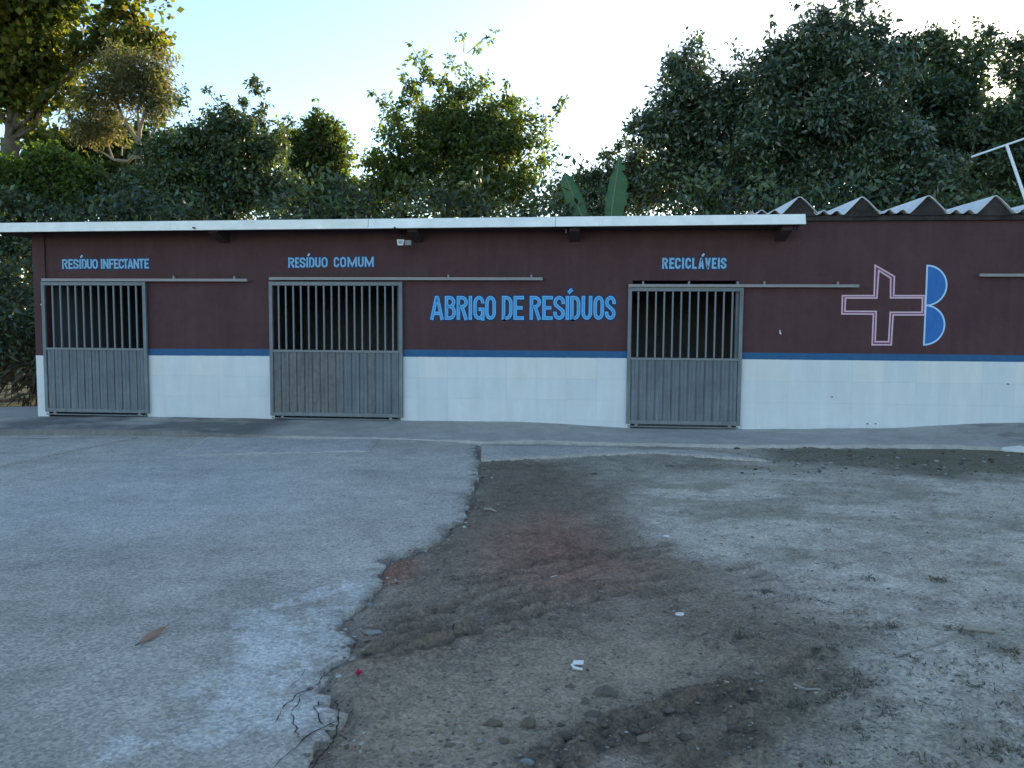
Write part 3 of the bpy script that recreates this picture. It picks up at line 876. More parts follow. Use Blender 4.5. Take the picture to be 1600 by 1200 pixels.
def paint_word(name, letters, x0, y0, sc, ytop, ybot, hw_px, big, ytop2=None):
    """letters: (char, left, right) in pixels of an enlarged view at x0,y0 with scale sc"""
    layers = [('outline', M['navy'], -0.0012, 1.0), ('fill', M['letter'] if big else M['letter_s'], -0.0030, 1.0)]
    if big: layers.append(('inline', M['letter_in'], -0.0048, 0.42))
    half = hw_px / sc * 12.6 / 1200 * 1.0
    for li, (ln, m_, yy, fct) in enumerate(layers):
        si = 0
        for ch, l, r_ in letters:
            mb = MB(); acc = MB()
            yt, yb = ytop, ybot
            if ytop2: yt = ytop + (ytop2 - ytop) * (l - letters[0][1]) / (letters[-1][1] - letters[0][1]); yb = ybot + yt - ytop
            xa, zb = WU(x0 + l / sc, y0 + yb / sc); xb, zt = WU(x0 + r_ / sc, y0 + yt / sc)
            wd, ht = xb - xa, zt - zb
            hwid = half + (0.022 if big else 0.015) if ln == 'outline' else half * fct
            ax = min(0.46, half / wd)
            for st in glyph(ch, (ax, half / ht)):
                pts = [(xa + p[0] * wd, zb + p[1] * ht) for p in st]
                stroke(mb, pts, hwid, yy - 0.00012 * (si % 12), ext=0.02 if ln == 'outline' else (-half * 0.5 if ln == 'inline' else 0))
                si += 1
            if ch in 'ÍÁ':
                cx = (xa + xb) / 2 + 0.012
                pts = [(cx, zt + 0.035 * ht / 0.17 * 0.6), (cx + 0.03 * (2.0 if big else 1), zt + (0.035 * 0.6 + 0.045) * (ht / 0.17 if big else 1) * (0.72 if big else 1.0))]
                stroke(acc if ln != 'outline' else mb, pts, hwid, yy - 0.00012 * (si % 12), ext=0.015 if ln == 'outline' else (-0.01 if ln == 'inline' else 0))
                si += 1
            mb.build({'outline': 'letter_outline', 'fill': 'letter', 'inline': 'letter_inline'}[ln], m_, wall)
            if acc.v: acc.build('accent_mark', m_ if big else M['accent'], wall)
paint_word('painted_sign', [('A', 62, 165), ('B', 175, 262), ('R', 268, 355), ('I', 360, 390), ('G', 398, 486), ('O', 490, 575), ('D', 620, 705), ('E', 711, 795), ('R', 837, 928), ('E', 935, 1020), ('S', 1022, 1115), ('Í', 1120, 1146), ('D', 1153, 1235), ('U', 1242, 1328), ('O', 1335, 1420), ('S', 1425, 1512)], 660, 440, 5, 112, 298, 13.5, True)
paint_word('painted_sign', [('R', 140, 208), ('E', 218, 274), ('S', 278, 345), ('Í', 352, 376), ('D', 386, 443), ('U', 450, 510), ('O', 518, 583), ('I', 620, 645), ('N', 652, 716), ('F', 727, 780), ('E', 787, 842), ('C', 846, 908), ('T', 906, 958), ('A', 958, 1026), ('N', 1032, 1098), ('T', 1098, 1160), ('E', 1168, 1222)], 80, 380, 8, 200, 322, 11.0, False, 194)
paint_word('painted_sign', [('R', 165, 240), ('E', 250, 300), ('S', 306, 380), ('Í', 390, 412), ('D', 425, 492), ('U', 502, 567), ('O', 580, 655), ('C', 733, 800), ('O', 812, 887), ('M', 905, 1022), ('U', 1035, 1106), ('M', 1120, 1232)], 430, 380, 8, 180, 307, 11.0, False, 169)
paint_word('painted_sign', [('R', 145, 240), ('E', 256, 338), ('C', 342, 440), ('I', 458, 486), ('C', 505, 600), ('L', 612, 690), ('Á', 712, 802), ('V', 815, 905), ('E', 920, 1000), ('I', 1018, 1046), ('S', 1058, 1155)], 1020, 380, 10, 228, 400, 15.0, False)

# painted emblem: outlined cross and two half discs
def emblem():
    q = lambda x, y: WU(1290 + x / 7.5, 400 + y / 7.5)
    outer = [(580, 110), (805, 240), (797, 465), (1165, 465), (1160, 690), (790, 690), (768, 1040), (545, 1040), (560, 680), (190, 678), (197, 465), (568, 465)]
    inner = [(622, 170), (762, 258), (760, 490), (1135, 490), (1130, 660), (757, 660), (738, 1005), (580, 1005), (592, 650), (225, 648), (232, 492), (600, 492)]
    O_ = [q(*p) for p in outer]; I_ = [q(*p) for p in inner]
    n = len(O_)
    band = MB(); vs = [(p[0], -0.0014, p[1]) for p in O_] + [(p[0], -0.0014, p[1]) for p in I_]
    band.add(vs, [(i, (i + 1) % n, (i + 1) % n + n, i + n) for i in range(n)])
    e = band.build('painted_emblem', M['magenta'], wall)
    for P in (O_, I_):
        mb = MB(); stroke(mb, P + [P[0]], 0.0115, -0.0034)
        mb.build('emblem_line', M['pink'], wall)
    top, mid, bot = q(1190, 112), q(1172, 580), q(1150, 1040)
    for a, b, rx in ((top, mid, 0.300), (mid, bot, 0.295)):
        c = np.array([(a[0] + b[0]) / 2, (a[1] + b[1]) / 2]); hz = (a[1] - b[1]) / 2
        sx = (a[0] - b[0]) / 2
        arcp = [(c[0] + sx * sin(t) + rx * cos(t), c[1] + hz * sin(t)) for t in np.linspace(pi / 2, -pi / 2, 25)]
        mb = MB(); mb.add([(p[0], -0.0018, p[1]) for p in arcp], [tuple(range(len(arcp)))[::-1]])
        mb.build('emblem_half_disc', M['logo_blue'], wall)
        mb = MB(); stroke(mb, arcp + [arcp[0]], 0.0125, -0.0040 - (0.0003 if b is bot else 0))
        mb.build('emblem_rim', M['logo_pale'], wall)
emblem()

# fibre-cement roof sheets over the right half, one metre modules
roof = empty('sheet_roof', (0, 0, 0)); roof.parent = bld
pk = [3.384, 4.326, 5.311, 6.285, 7.26, 8.235, 9.21, 10.185]
BZ = 3.345
def sheet_profile(p):
    """x,z from left foot to right foot, peak at p"""
    pr = [(p - 0.715, BZ + 0.045), (p - 0.69, BZ + 0.004), (p - 0.665, BZ - 0.002), (p - 0.63, BZ + 0.014), (p - 0.595, BZ + 0.050), (p - 0.57, BZ + 0.062), (p - 0.545, BZ + 0.050), (p - 0.505, BZ + 0.014), (p - 0.473, BZ - 0.002), (p - 0.44, BZ + 0.014), (p - 0.40, BZ + 0.050), (p - 0.371, BZ + 0.060), (p - 0.34, BZ + 0.046), (p - 0.30, BZ + 0.008), (p - 0.275, BZ - 0.004),
          (p - 0.25, BZ + 0.010), (p - 0.13, BZ + 0.135), (p - 0.02, BZ + 0.256), (p + 0.015, BZ + 0.260), (p + 0.10, BZ + 0.195), (p + 0.20, BZ + 0.095), (p + 0.285, BZ + 0.004), (p + 0.305, BZ + 0.030)]
    return pr
for i, p in enumerate(pk):
    rj = random.Random(i); dz = rj.uniform(-0.008, 0.008); dy = rj.uniform(-0.02, 0.02)
    pr = sheet_profile(p); n = len(pr); th = 0.012
    mb = MB(); vs = []
    for y, rise in ((-0.14 + dy, 0.0), (5.2, 0.10)):
        vs += [(x, y, z + dz + rise) for x, z in pr] + [(x, y, z + dz + rise - th) for x, z in pr]
    fs = []
    for k in range(n - 1):
        fs += [(k, k + 1, 2 * n + k + 1, 2 * n + k), (n + k + 1, n + k, 3 * n + k, 3 * n + k + 1), (k + 1, k, n + k, n + k + 1)]
    mb.add(vs, fs)
    mb.build('roof_sheet', M['asbestos'], roof)
    # added near-black plug standing in for the shade inside the open ridge end
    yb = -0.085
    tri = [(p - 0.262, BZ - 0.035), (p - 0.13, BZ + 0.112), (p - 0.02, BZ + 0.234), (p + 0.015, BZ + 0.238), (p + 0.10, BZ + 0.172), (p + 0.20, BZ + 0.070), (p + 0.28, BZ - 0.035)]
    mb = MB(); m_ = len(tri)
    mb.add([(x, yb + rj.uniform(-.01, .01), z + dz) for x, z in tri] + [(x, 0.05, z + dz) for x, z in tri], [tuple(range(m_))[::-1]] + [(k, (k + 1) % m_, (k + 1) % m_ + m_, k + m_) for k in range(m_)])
    mb.build('ridge_shade_plug', M['shade_mortar'], roof)
MB().box(3.40, XR, -0.06, 0.19, TOPR + 0.001, TOPR + 0.075).build('wall_coping', M['shade_mortar'], roof)  # dark strip for mortar and the shadow band below the sheets together
# small boss and hook on the wall, dots on the tiles
hx, hz = WU(1218, 520)
hk = MB().tube([(hx, 0, hz), (hx, -0.03, hz), (hx - 0.004, -0.035, hz + 0.045)], 0.008, 6)
hk.tube([(hx, -0.03, hz), (hx + 0.012, -0.05, hz - 0.02)], 0.012, 6)
hk.build('wall_hook', M['white_plastic'], wall)
for px, py in ((66, 476), (72, 607), (1575, 600), (1300, 620), (1355, 662), (1368, 662)):
    x, z = WU(px, py, -0.02)
    MB().tube([(x, -0.045, z), (x, 0.0, z)], 0.008 if px != 66 else 0.014, 8).build('wall_plug', M['black'] if px != 66 else M['white_plastic'], wall)

# ------------------------------------------------------------------ sliding gates
def gate(name, g, bars_px, midz, label, worn, slats, y=-0.045):
    x0, x1, z0, z1 = g
    e = empty(name, ((x0 + x1) / 2, y, z0), label, 'gate', 'sliding gates of the shelter')
    ox, oz = -(x0 + x1) / 2, -z0
    def b(nm, m_, *a, ch=0.003):
        mb = MB().box(a[0] + ox, a[1] + ox, a[2], a[3], a[4] + oz, a[5] + oz, ch)
        return mb.build(nm, m_, e)
    f = 0.058
    b('stile', M['gate'], x0, x0 + f, -0.025, 0.025, z0 + 0.05, z1 - 0.02)
    b('stile', M['gate'], x1 - f, x1, -0.025, 0.025, z0 + 0.05, z1 - 0.02)
    b('top_rail', M['gate'], x0 + f, x1 - f, -0.0245, 0.0245, z1 - 0.085, z1 - 0.021)
    b('middle_rail', M['bar'], x0 + f, x1 - f, -0.027, 0.022, midz - 0.018, midz + 0.020)
    b('bottom_rail', M['gate'], x0 + f, x1 - f, -0.0245, 0.0245, z0 + 0.051, z0 + 0.115)
    for bx in bars_px:
        b('bar', M['bar'], bx - 0.013, bx + 0.013, -0.014, 0.012, midz + 0.0205, z1 - 0.0855, ch=0.004)
    # folded sheet slats
    n = slats; a = x0 + f + 0.002; wd = (x1 - x0 - 2 * f - 0.004) / n
    for i in range(n):
        s0 = a + i * wd; mb = MB()
        rj = random.Random(i * 3 + n); q = rj.uniform(-0.002, 0.002)
        pr = [(s0 + 0.001, 0.002), (s0 + 0.010, 0.002), (s0 + 0.020, -0.012 + q), (s0 + wd * 0.46, -0.012 + q), (s0 + wd * 0.50, -0.007), (s0 + wd * 0.56, -0.007), (s0 + wd * 0.60, -0.012), (s0 + wd - 0.010, -0.012), (s0 + wd - 0.001, 0.002)]
        zb_, zt_ = z0 + 0.1155 + oz, midz - 0.0185 + oz
        k = len(pr)
        mb.add([(p[0] + ox, p[1], zb_) for p in pr] + [(p[0] + ox, p[1], zt_) for p in pr] + [(p[0] + ox, p[1] + 0.002, zb_) for p in pr] + [(p[0] + ox, p[1] + 0.002, zt_) for p in pr],
               [(j, j + 1, k + j + 1, k + j) for j in range(k - 1)] + [(2 * k + j + 1, 2 * k + j, 3 * k + j, 3 * k + j + 1) for j in range(k - 1)])
        mb.build('slat', M['slat_worn'] if (worn and (i < n * 0.55 or rj.random() < 0.2)) else M['slat'], e)
    # rollers and floor guide
    for fx in (0.09, 0.91):
        xx = x0 + (x1 - x0) * fx + ox
        MB().tube([(xx, -0.012, 0.028), (xx, 0.012, 0.028)], 0.026, 12).build('roller', M['track'], e)
    b('lower_lip', M['gate'], x0 + 0.03, x1 - 0.03, -0.040, -0.028, z0 + 0.004, z0 + 0.024)
    return e
def zb(zx): return [WU(400 + v / 3.157 if False else v, 495, -0.045)[0] for v in zx]
gate('sliding_gate', G1, zb([v / 3.157 for v in (263, 302, 340, 377, 414, 452, 490, 527, 564, 601, 638, 675)]), 1.128, 'grey sliding gate below the words RESÍDUO INFECTANTE at the left corner', False, 13)
gate('sliding_gate', G2, zb([400 + v / 4.615 for v in (165, 217, 271, 326, 381, 436, 491, 546, 600, 655, 711, 766, 821, 877, 932, 988)]), 1.128, 'wide streaked grey sliding gate below the words RESÍDUO COMUM', True, 16)
gate('sliding_gate', G3, zb([960 + v / 4.443 for v in (164, 226, 286, 344, 403, 462, 520, 580, 640, 698, 757, 817)]), 1.055, 'grey sliding gate below the word RECICLÁVEIS, nearest the emblem', False, 13)
# door jambs seen through the bars
for a, b, h in OPN:
    MB().box(b - 0.05, b - 0.001, 0.02, 0.10, -0.03, h - 0.01).build('door_jamb', M['gate'], bld)

# ------------------------------------------------------------------ small fixtures
lx, lz = WU(627, 379, -0.30)
fl = empty('security_light', (lx, -0.30, lz), 'small white security light under the eave above the middle gate', 'lamp')
mb = MB()
mb.add([(-0.062, -0.05, 0.045), (0.058, -0.05, 0.040), (0.036, -0.06, -0.050), (-0.045, -0.06, -0.048), (-0.058, 0.02, 0.045), (0.058, 0.02, 0.040), (0.040, 0.02, -0.045), (-0.045, 0.02, -0.045)],
       [(0, 3, 2, 1), (4, 5, 6, 7), (0, 1, 5, 4), (1, 2, 6, 5), (2, 3, 7, 6), (3, 0, 4, 7)])
mb.build('housing', M['white_plastic'], fl)
mb = MB(); mb.add([(-0.042, -0.056, 0.028), (0.038, -0.056, 0.026), (0.024, -0.063, -0.030), (-0.030, -0.063, -0.028)], [(0, 3, 2, 1)])
mb.build('lens', M['glass'], fl)
mb = MB(); mb.box(0.062, 0.165, -0.03, 0.03, -0.045, 0.035, 0.006)
mb.build('sensor_box', mat('grey_plastic', (0.26, 0.27, 0.27), 0.5, 0.1, 5), fl)
MB().tube([(0.0, 0.0, 0.045), (-0.01, 0.0, 0.13), (-0.01, 0.10, 0.20)], 0.016, 8).build('arm', M['black'], fl)
cx, cz = WU(888, 362, -0.25)
cb = empty('lamp_bracket', (cx, -0.25, cz), 'bare dark bracket without a lamp hanging under the eave', 'bracket')
MB().tube([(0, 0, 0.08), (0, 0, -0.02), (0.03, -0.02, -0.05)], 0.014, 8).build('arm', M['black'], cb)
MB().box(-0.05, -0.022, -0.02, 0.02, -0.02, 0.05, 0.004).build('clip', M['track'], cb)
MB().tube([(0.0, 0, -0.01), (0.07, -0.01, -0.03), (0.09, -0.01, -0.07)], 0.018, 8).build('socket', M['black'], cb)

# white pipe frame standing on the roof at the right
Yp = 1.2
a = W(1518, 245, Yp); b = W(1660, 196, Yp + 0.1); c = W(1573, 227, Yp + 0.03); d = W(1607, 325, Yp - 0.3)
pf = empty('pipe_mast', tuple(d), 'white pipe mast with a slanting crossbar on the sheet roof', 'mast')
MB().tube([Vector(a) - Vector(d), Vector(b) - Vector(d)], 0.017, 10).build('crossbar', M['white_pipe'], pf)
MB().tube([Vector(c) - Vector(d), (0, 0, 0)], [0.024, 0.026], 10).build('leg', M['white_pipe'], pf)
e2 = W(1640, 325, Yp + 0.3); c2 = W(1650, 200, Yp + 0.1)
MB().tube([Vector(c2) - Vector(d), Vector(e2) - Vector(d)], 0.034, 10).build('leg', M['white_pipe'], pf)

# ------------------------------------------------------------------ trees
def nrm(v):
    return v / (np.linalg.norm(v, axis=-1, keepdims=True) + 1e-9)

def leaf_cloud(blobs, n, L, cols, seed, clump=0.45, per=60, shell=2.2, wid=0.42, droop=0.2, upb=0.6, jitc=0.25, flat=0.7, outw=0.5, hollow=0.0):
    """leaves spread through ellipsoids (cx,cy,cz,rx,ry,rz,weight); returns V,F,cols,clump centres"""
    r_ = np.random.default_rng(seed)
    B = np.array(blobs, float)
    wt = B[:, 3] * B[:, 4] * B[:, 5]; wt = wt ** 0.75 * B[:, 6]; wt /= wt.sum()
    nc = max(8, n // per)
    bi = r_.choice(len(B), nc, p=wt)
    d = nrm(r_.normal(size=(nc, 3)))
    rad = (hollow + (1 - hollow) * r_.random(nc)) ** (1 / shell)
    rad = rad * (1 + r_.normal(0, 0.05, nc))
    cc = B[bi, :3] + d * rad[:, None] * B[bi, 3:6]
    csz = clump * r_.uniform(0.6, 1.35, nc)
    li = r_.integers(0, nc, n)
    off = np.clip(r_.normal(size=(n, 3)), -1.7, 1.7) * np.array([1, 1, flat]) * (csz[li] * 0.5)[:, None]
    p = cc[li] + off
    out = nrm(d[li] + 0.8 * nrm(off))
    ax = nrm(outw * out + r_.normal(size=(n, 3)) * 0.6 + np.array([0, 0, -droop]))
    nn = nrm(r_.normal(size=(n, 3)) * 0.7 + np.array([0, 0, upb]) + out * 0.25)
    nn = nrm(nn - ax * (nn * ax).sum(1, keepdims=True))
    sd_ = np.cross(ax, nn)
    l = L * (0.5 + 1.15 * r_.random(n) ** 1.3)[:, None]
    w_ = l * wid
    v0 = p; v1 = p + ax * l * 0.48 + sd_ * w_ * 0.5 + nn * l * 0.05
    v2 = p + ax * l - np.array([0, 0, 1]) * l * 0.12 * droop; v3 = p + ax * l * 0.48 - sd_ * w_ * 0.5 + nn * l * 0.05
    V = np.stack([v0, v1, v2, v3], 1).reshape(-1, 3)
    F = np.arange(4 * n).reshape(n, 4)
    cols = np.array(cols, float)
    ci = r_.integers(0, len(cols), nc)
    c = cols[ci][li] * (1 + r_.normal(0, jitc, (n, 1))).clip(0.35, 1.9) * (1 + r_.normal(0, 0.06, (n, 3)))
    swap = r_.random(n) < 0.25
    c[swap] = cols[r_.integers(0, len(cols), swap.sum())]
    return V, F, np.repeat(np.clip(c, 0.002, 1), 4, 0), cc, bi

def limb(mb, a, b, r0_, r1_, rj, n=6, k=6, wob=0.08):
    a = np.array(a, float); b = np.array(b, float); L = np.linalg.norm(b - a)
    pts = []
    for i in range(k + 1):
        t = i / k
        q = a + (b - a) * t
        if 0 < i < k: q = q + np.array([rj.gauss(0, wob), rj.gauss(0, wob), rj.gauss(0, wob * 0.6)]) * L * 0.35
        pts.append(q)
    mb.tube(pts, [r0_ + (r1_ - r0_) * (i / k) ** 0.8 for i in range(k + 1)], n, cap=False)
    return pts

def tree(name, label, blobs_px, Y, n, L, cols, seed, mleaf, bark='bark', depth=0.8, trunk_px=None, trunk_r=0.18, group='trees behind the shelter', twigs=40, twig_r=0.018, cat='tree', shoots=16, shoot_len=1.0, **kw):
    """blobs_px: (px, py, half width px, half height px, weight, depth offset m) at distance Y behind the wall"""
    rj = random.Random(seed)
    blobs = []
    for bl in blobs_px:
        px, py, rx, ry = bl[:4]; wt = bl[4] if len(bl) > 4 else 1.0; dy = bl[5] if len(bl) > 5 else 0.0
        yy = Y + dy; c = W(px, py, yy); s_ = (yy + DIST) / FPX
        blobs.append((c[0], c[1], c[2], rx * s_, depth * (rx + ry) / 2 * s_, ry * s_, wt))
    extra = []
    for k, b_ in enumerate(blobs):
        for _ in range(7 if b_[6] > 0.3 else 3):
            dv = np.array([rj.gauss(0, 1), rj.gauss(-0.3, 0.8), rj.gauss(0.35, 0.9)]); dv = dv / np.linalg.norm(dv)
            f_ = rj.uniform(0.20, 0.48); g_ = rj.uniform(0.72, 1.08)
            extra.append((b_[0] + dv[0] * b_[3] * g_, b_[1] + dv[1] * b_[4] * g_, b_[2] + dv[2] * b_[5] * g_, b_[3] * f_, b_[4] * f_, b_[5] * f_ * 0.85, b_[6] * 0.75))
    nmain = len(blobs)
    blobs = [(*b_[:3], b_[3] * 0.80, b_[4] * 0.80, b_[5] * 0.80, b_[6] * 0.72) for b_ in blobs] + extra
    B = np.array(blobs)
    if trunk_px is None: tx = float(np.average(B[:, 0], weights=B[:, 3]))
    else: tx = float(W(trunk_px, 330, Y)[0])
    base = np.array([tx, Y, -0.25])
    e = empty(name, tuple(base), label, cat, group)
    V, F, C, cc, bi = leaf_cloud(blobs, n, L, cols, seed, **kw)
    mb = MB()
    sp_ = []
    tops = sorted(blobs, key=lambda b_: -(b_[2] + b_[5]) + rj.uniform(0, 2.0))[:max(6, len(blobs) // 2)]
    for _ in range(shoots):
        b_ = rj.choice(tops)
        dv = np.array([rj.gauss(0, 0.55), rj.gauss(0, 0.4), rj.uniform(0.5, 1.1)]); dv = dv / np.linalg.norm(dv)
        p0 = np.array(b_[:3]) + dv * np.array(b_[3:6]) * 0.5; ln = rj.uniform(0.5, 1.3) * shoot_len
        p1 = np.array(b_[:3]) + dv * np.array(b_[3:6]) * 1.0 + dv * ln * 0.6 + np.array([rj.uniform(-.1, .1), 0, 0])
        mb.tube([p0 - base, (p0 + p1) / 2 - base + np.array([rj.uniform(-.05, .05), 0, 0]), p1 - base], [0.014, 0.010, 0.005], 4, cap=False)
        for t in np.linspace(0.35, 1.0, 6):
            q = p0 + (p1 - p0) * t; r__ = 0.11 * (1.3 - 0.6 * t) * shoot_len
            sp_.append((*q, r__, r__, r__, 1.0))
    if sp_:
        V2, F2, C2, _c, _b = leaf_cloud(sp_, len(sp_) * 11, L * 0.95, cols, seed + 900, clump=0.10, per=9, wid=kw.get('wid', 0.42), droop=0.3)
        F2 = F2 + len(V); V = np.vstack([V, V2]); F = np.vstack([F, F2]); C = np.vstack([C, C2])
    np_mesh('crown', V - base, F, mleaf, e, cols=C)
    low = B[:, 2].min(); top = B[np.argmax(B[:, 2]), :3]
    fork = base + np.array([rj.uniform(-.3, .3), 0, max(1.2, (B[:, 2] - B[:, 5] * 0.4).min() - base[2])])
    if trunk_px is not None and kw.get('_', 0): pass
    limb(mb, base - base, fork - base, trunk_r, trunk_r * 0.75, rj, 9, 6, 0.04)
    for i in range(nmain):
        c = B[i, :3]
        sm = min(1.0, 0.15 + 0.8 * B[i, 6])
        limb(mb, fork - base, c - base, trunk_r * 0.62 * sm, trunk_r * 0.14 * sm, rj, 6, 6, 0.10)
        mine = cc[bi == i]
        for _ in range(max(2, int(twigs * B[i, 6] / B[:, 6].sum()))):
            if len(mine) == 0: break
            q = mine[rj.randrange(len(mine))]
            st = c + (fork - c) * rj.uniform(0.0, 0.35)
            limb(mb, st - base, q - base, twig_r * rj.uniform(0.8, 1.8), twig_r * 0.35, rj, 4, 5, 0.12)
    mb.build('trunk', M[bark], e, smooth=True)
    return e

DK = [(0.076, 0.120, 0.068), (0.098, 0.145, 0.074), (0.058, 0.096, 0.060), (0.118, 0.160, 0.074)]
MD = [(0.080, 0.118, 0.048), (0.104, 0.140, 0.050), (0.064, 0.098, 0.046), (0.122, 0.145, 0.052)]
YL = [(0.155, 0.165, 0.030), (0.195, 0.190, 0.036), (0.105, 0.130, 0.030), (0.185, 0.150, 0.034), (0.075, 0.100, 0.028), (0.060, 0.085, 0.028)]
LG = [(0.100, 0.150, 0.040), (0.128, 0.178, 0.044), (0.076, 0.118, 0.038)]
GR = [(0.171, 0.171, 0.093), (0.132, 0.147, 0.078), (0.202, 0.178, 0.085), (0.109, 0.132, 0.062)]

# 1 broad-leaved giant at the left
tree('broadleaf_tree', 'huge yellow-green broad-leaved tree filling the top left corner', [(20, 60, 85, 70, 1.1), (95, 30, 55, 50, 0.7), (50, 125, 70, 55, 1.0), (190, 48, 52, 45, 0.9), (135, 80, 40, 40, 0.5), (20, 160, 50, 38, 0.6), (-70, 90, 90, 90, 0.9), (85, 200, 26, 32, 0.3), (205, 22, 42, 28, 0.4), (30, -30, 120, 50, 0.7), (105, 150, 34, 30, 0.4)], 14.5, 27000, 0.20, YL, 101, M['leaf_sun'], trunk_px=14, trunk_r=0.40, wid=0.85, clump=0.55, per=40, twigs=60, twig_r=0.03)
# 2 airy pale-limbed tree
def airy():
    Y = 11.5
    rj = random.Random(5)
    base = W(222, 330, Y); base[2] = -0.25
    e = empty('pale_limbed_tree', tuple(base), 'airy feathery tree with pale forking limbs beside the yellow-green giant', 'tree', 'trees behind the shelter')
    mb = MB()
    P = lambda x, y, dy=0: W(x, y, Y + dy) - base
    def path(pts, r0_, r1_):
        q = [P(*p) for p in pts]; k = len(q)
        mb.tube(q, [r0_ + (r1_ - r0_) * i / (k - 1) for i in range(k)], 7, cap=False)
    mb.tube([np.zeros(3), P(221, 300), P(217, 236)], [0.17, 0.15, 0.13], 8, cap=False)
    path([(217, 236), (212, 215), (195, 190), (182, 160), (165, 145), (150, 135)], 0.075, 0.02)
    path([(195, 190), (185, 165), (183, 140), (178, 110)], 0.05, 0.015)
    path([(217, 236), (218, 205), (225, 180), (232, 160), (240, 130), (245, 95)], 0.075, 0.015)
    path([(218, 205), (215, 175), (222, 140), (215, 105)], 0.05, 0.015)
    path([(226, 226), (238, 210), (246, 195), (245, 180), (258, 160)], 0.055, 0.015)
    path([(175, 247), (160, 238), (140, 230), (128, 225)], 0.035, 0.012)
    path([(176, 247), (170, 230), (162, 218), (150, 205)], 0.035, 0.012)
    path([(190, 243), (191, 228), (185, 222)], 0.03, 0.012)
    path([(217, 236), (200, 252), (180, 250), (172, 246)], 0.06, 0.04)
    for x, y in ((195, 190), (225, 180), (182, 160), (240, 130), (215, 120), (160, 150), (180, 110), (250, 165)):
        for _ in range(7):
            path([(x, y), (x + rj.uniform(-22, 22), y - rj.uniform(5, 22)), (x + rj.uniform(-40, 40), y - rj.uniform(15, 45), rj.uniform(-.8, .8))], 0.018, 0.006)
    mb.build('trunk', M['bark_pale'], e, smooth=True)
    bl = []
    for px, py, rx, ry, wt in ((165, 150, 38, 35, .6), (215, 125, 45, 38, .8), (245, 150, 30, 38, .6), (250, 95, 22, 26, .4), (150, 205, 34, 22, .6), (180, 205, 25, 18, .4), (190, 95, 35, 25, .5), (130, 175, 25, 30, .4), (262, 75, 10, 10, .12)):
        c = W(px, py, Y); s_ = (Y + DIST) / FPX
        bl.append((*c, rx * s_, rx * s_ * 0.9, ry * s_, wt))
    V, F, C, cc, bi = leaf_cloud(bl, 17000, 0.14, GR, 55, clump=0.36, per=44, wid=0.30, droop=0.35, upb=0.3)
    np_mesh('crown', V - base, F, M['leaf_thin'], e, cols=C)
airy()
tree('shaded_tree', 'dark leafy tree glimpsed behind the pale forking limbs', [(165, 232, 55, 26, 1.0), (110, 240, 48, 34, 1.0), (240, 215, 30, 22, 0.5), (200, 225, 40, 24, 0.6), (60, 235, 40, 30, 0.7), (150, 268, 60, 36, 1.0), (215, 262, 40, 30, 0.6)], 18, 22000, 0.19, MD, 102, M['leaf_sun'], clump=0.5, per=46, wid=0.5)
# 3 light green bushy tree in the left corner
tree('young_tree', 'bright light-green leafy tree just above the roof at the left corner', [(70, 280, 65, 40, 1), (20, 300, 50, 40, 0.8), (110, 265, 28, 28, 0.5), (100, 315, 50, 30, 0.7), (-40, 300, 50, 60, 0.6)], 8.5, 22000, 0.14, LG, 103, M['leaf_sun'], clump=0.42, per=40, wid=0.55)
# 4 vine-draped mound
tree('vine_mound_tree', 'wide dark vine-draped tree with a thin shoot on top, left of centre', [(235, 292, 80, 36, 1.0), (275, 250, 45, 40, 0.7), (330, 235, 70, 58, 1.3), (390, 260, 62, 70, 1.2), (180, 308, 60, 34, 0.7), (300, 300, 130, 50, 1.5), (420, 300, 55, 45, 0.8), (350, 190, 32, 24, 0.4), (388, 150, 11, 18, 0.16), (395, 185, 22, 16, 0.2), (300, 180, 18, 14, 0.15), (410, 225, 34, 24, 0.4)], 9.5, 70000, 0.125, [*DK, (0.060, 0.100, 0.040), (0.11, 0.14, 0.035)], 104, M['leaf'], clump=0.34, per=60, wid=0.5, trunk_px=330, twigs=70, shoots=24, droop=0.5)
# 5 round tree
tree('round_tree', 'small round-headed tree between the vine mound and the centre tree', [(495, 235, 50, 40, 1.1), (520, 265, 36, 45, 0.9), (470, 270, 32, 45, 0.7), (500, 310, 60, 36, 1.1), (555, 315, 30, 25, 0.4), (440, 310, 30, 30, 0.4), (455, 215, 14, 18, 0.2)], 16, 26000, 0.15, [*MD, (0.10, 0.11, 0.03)], 105, M['leaf_sun'], clump=0.40, per=46, wid=0.5)
# 6 centre tree with sparse tips
tree('tapering_tree', 'tall tapering tree with a sparse wispy top above the middle of the roof', [(730, 105, 26, 26, 0.05), (722, 145, 50, 34, 0.20), (660, 145, 16, 30, 0.08), (735, 185, 75, 50, 0.9), (655, 185, 45, 34, 0.55), (790, 200, 55, 42, 0.6), (700, 235, 100, 48, 1.3), (820, 240, 48, 42, 0.5), (640, 260, 65, 45, 0.9), (760, 280, 95, 50, 1.3), (680, 305, 110, 40, 1.2), (595, 300, 48, 38, 0.8), (570, 320, 40, 25, 0.5), (870, 315, 30, 24, 0.4), (850, 200, 26, 24, 0.12), (840, 300, 45, 35, 0.5), (605, 205, 26, 30, 0.12)], 11, 44000, 0.13, [(0.10, 0.14, 0.06), (0.13, 0.17, 0.06), (0.08, 0.12, 0.055), (0.17, 0.19, 0.055)], 106, M['leaf_sun'], clump=0.34, per=44, wid=0.5, trunk_px=730, twigs=110, shoots=44, shoot_len=1.25, twig_r=0.02)
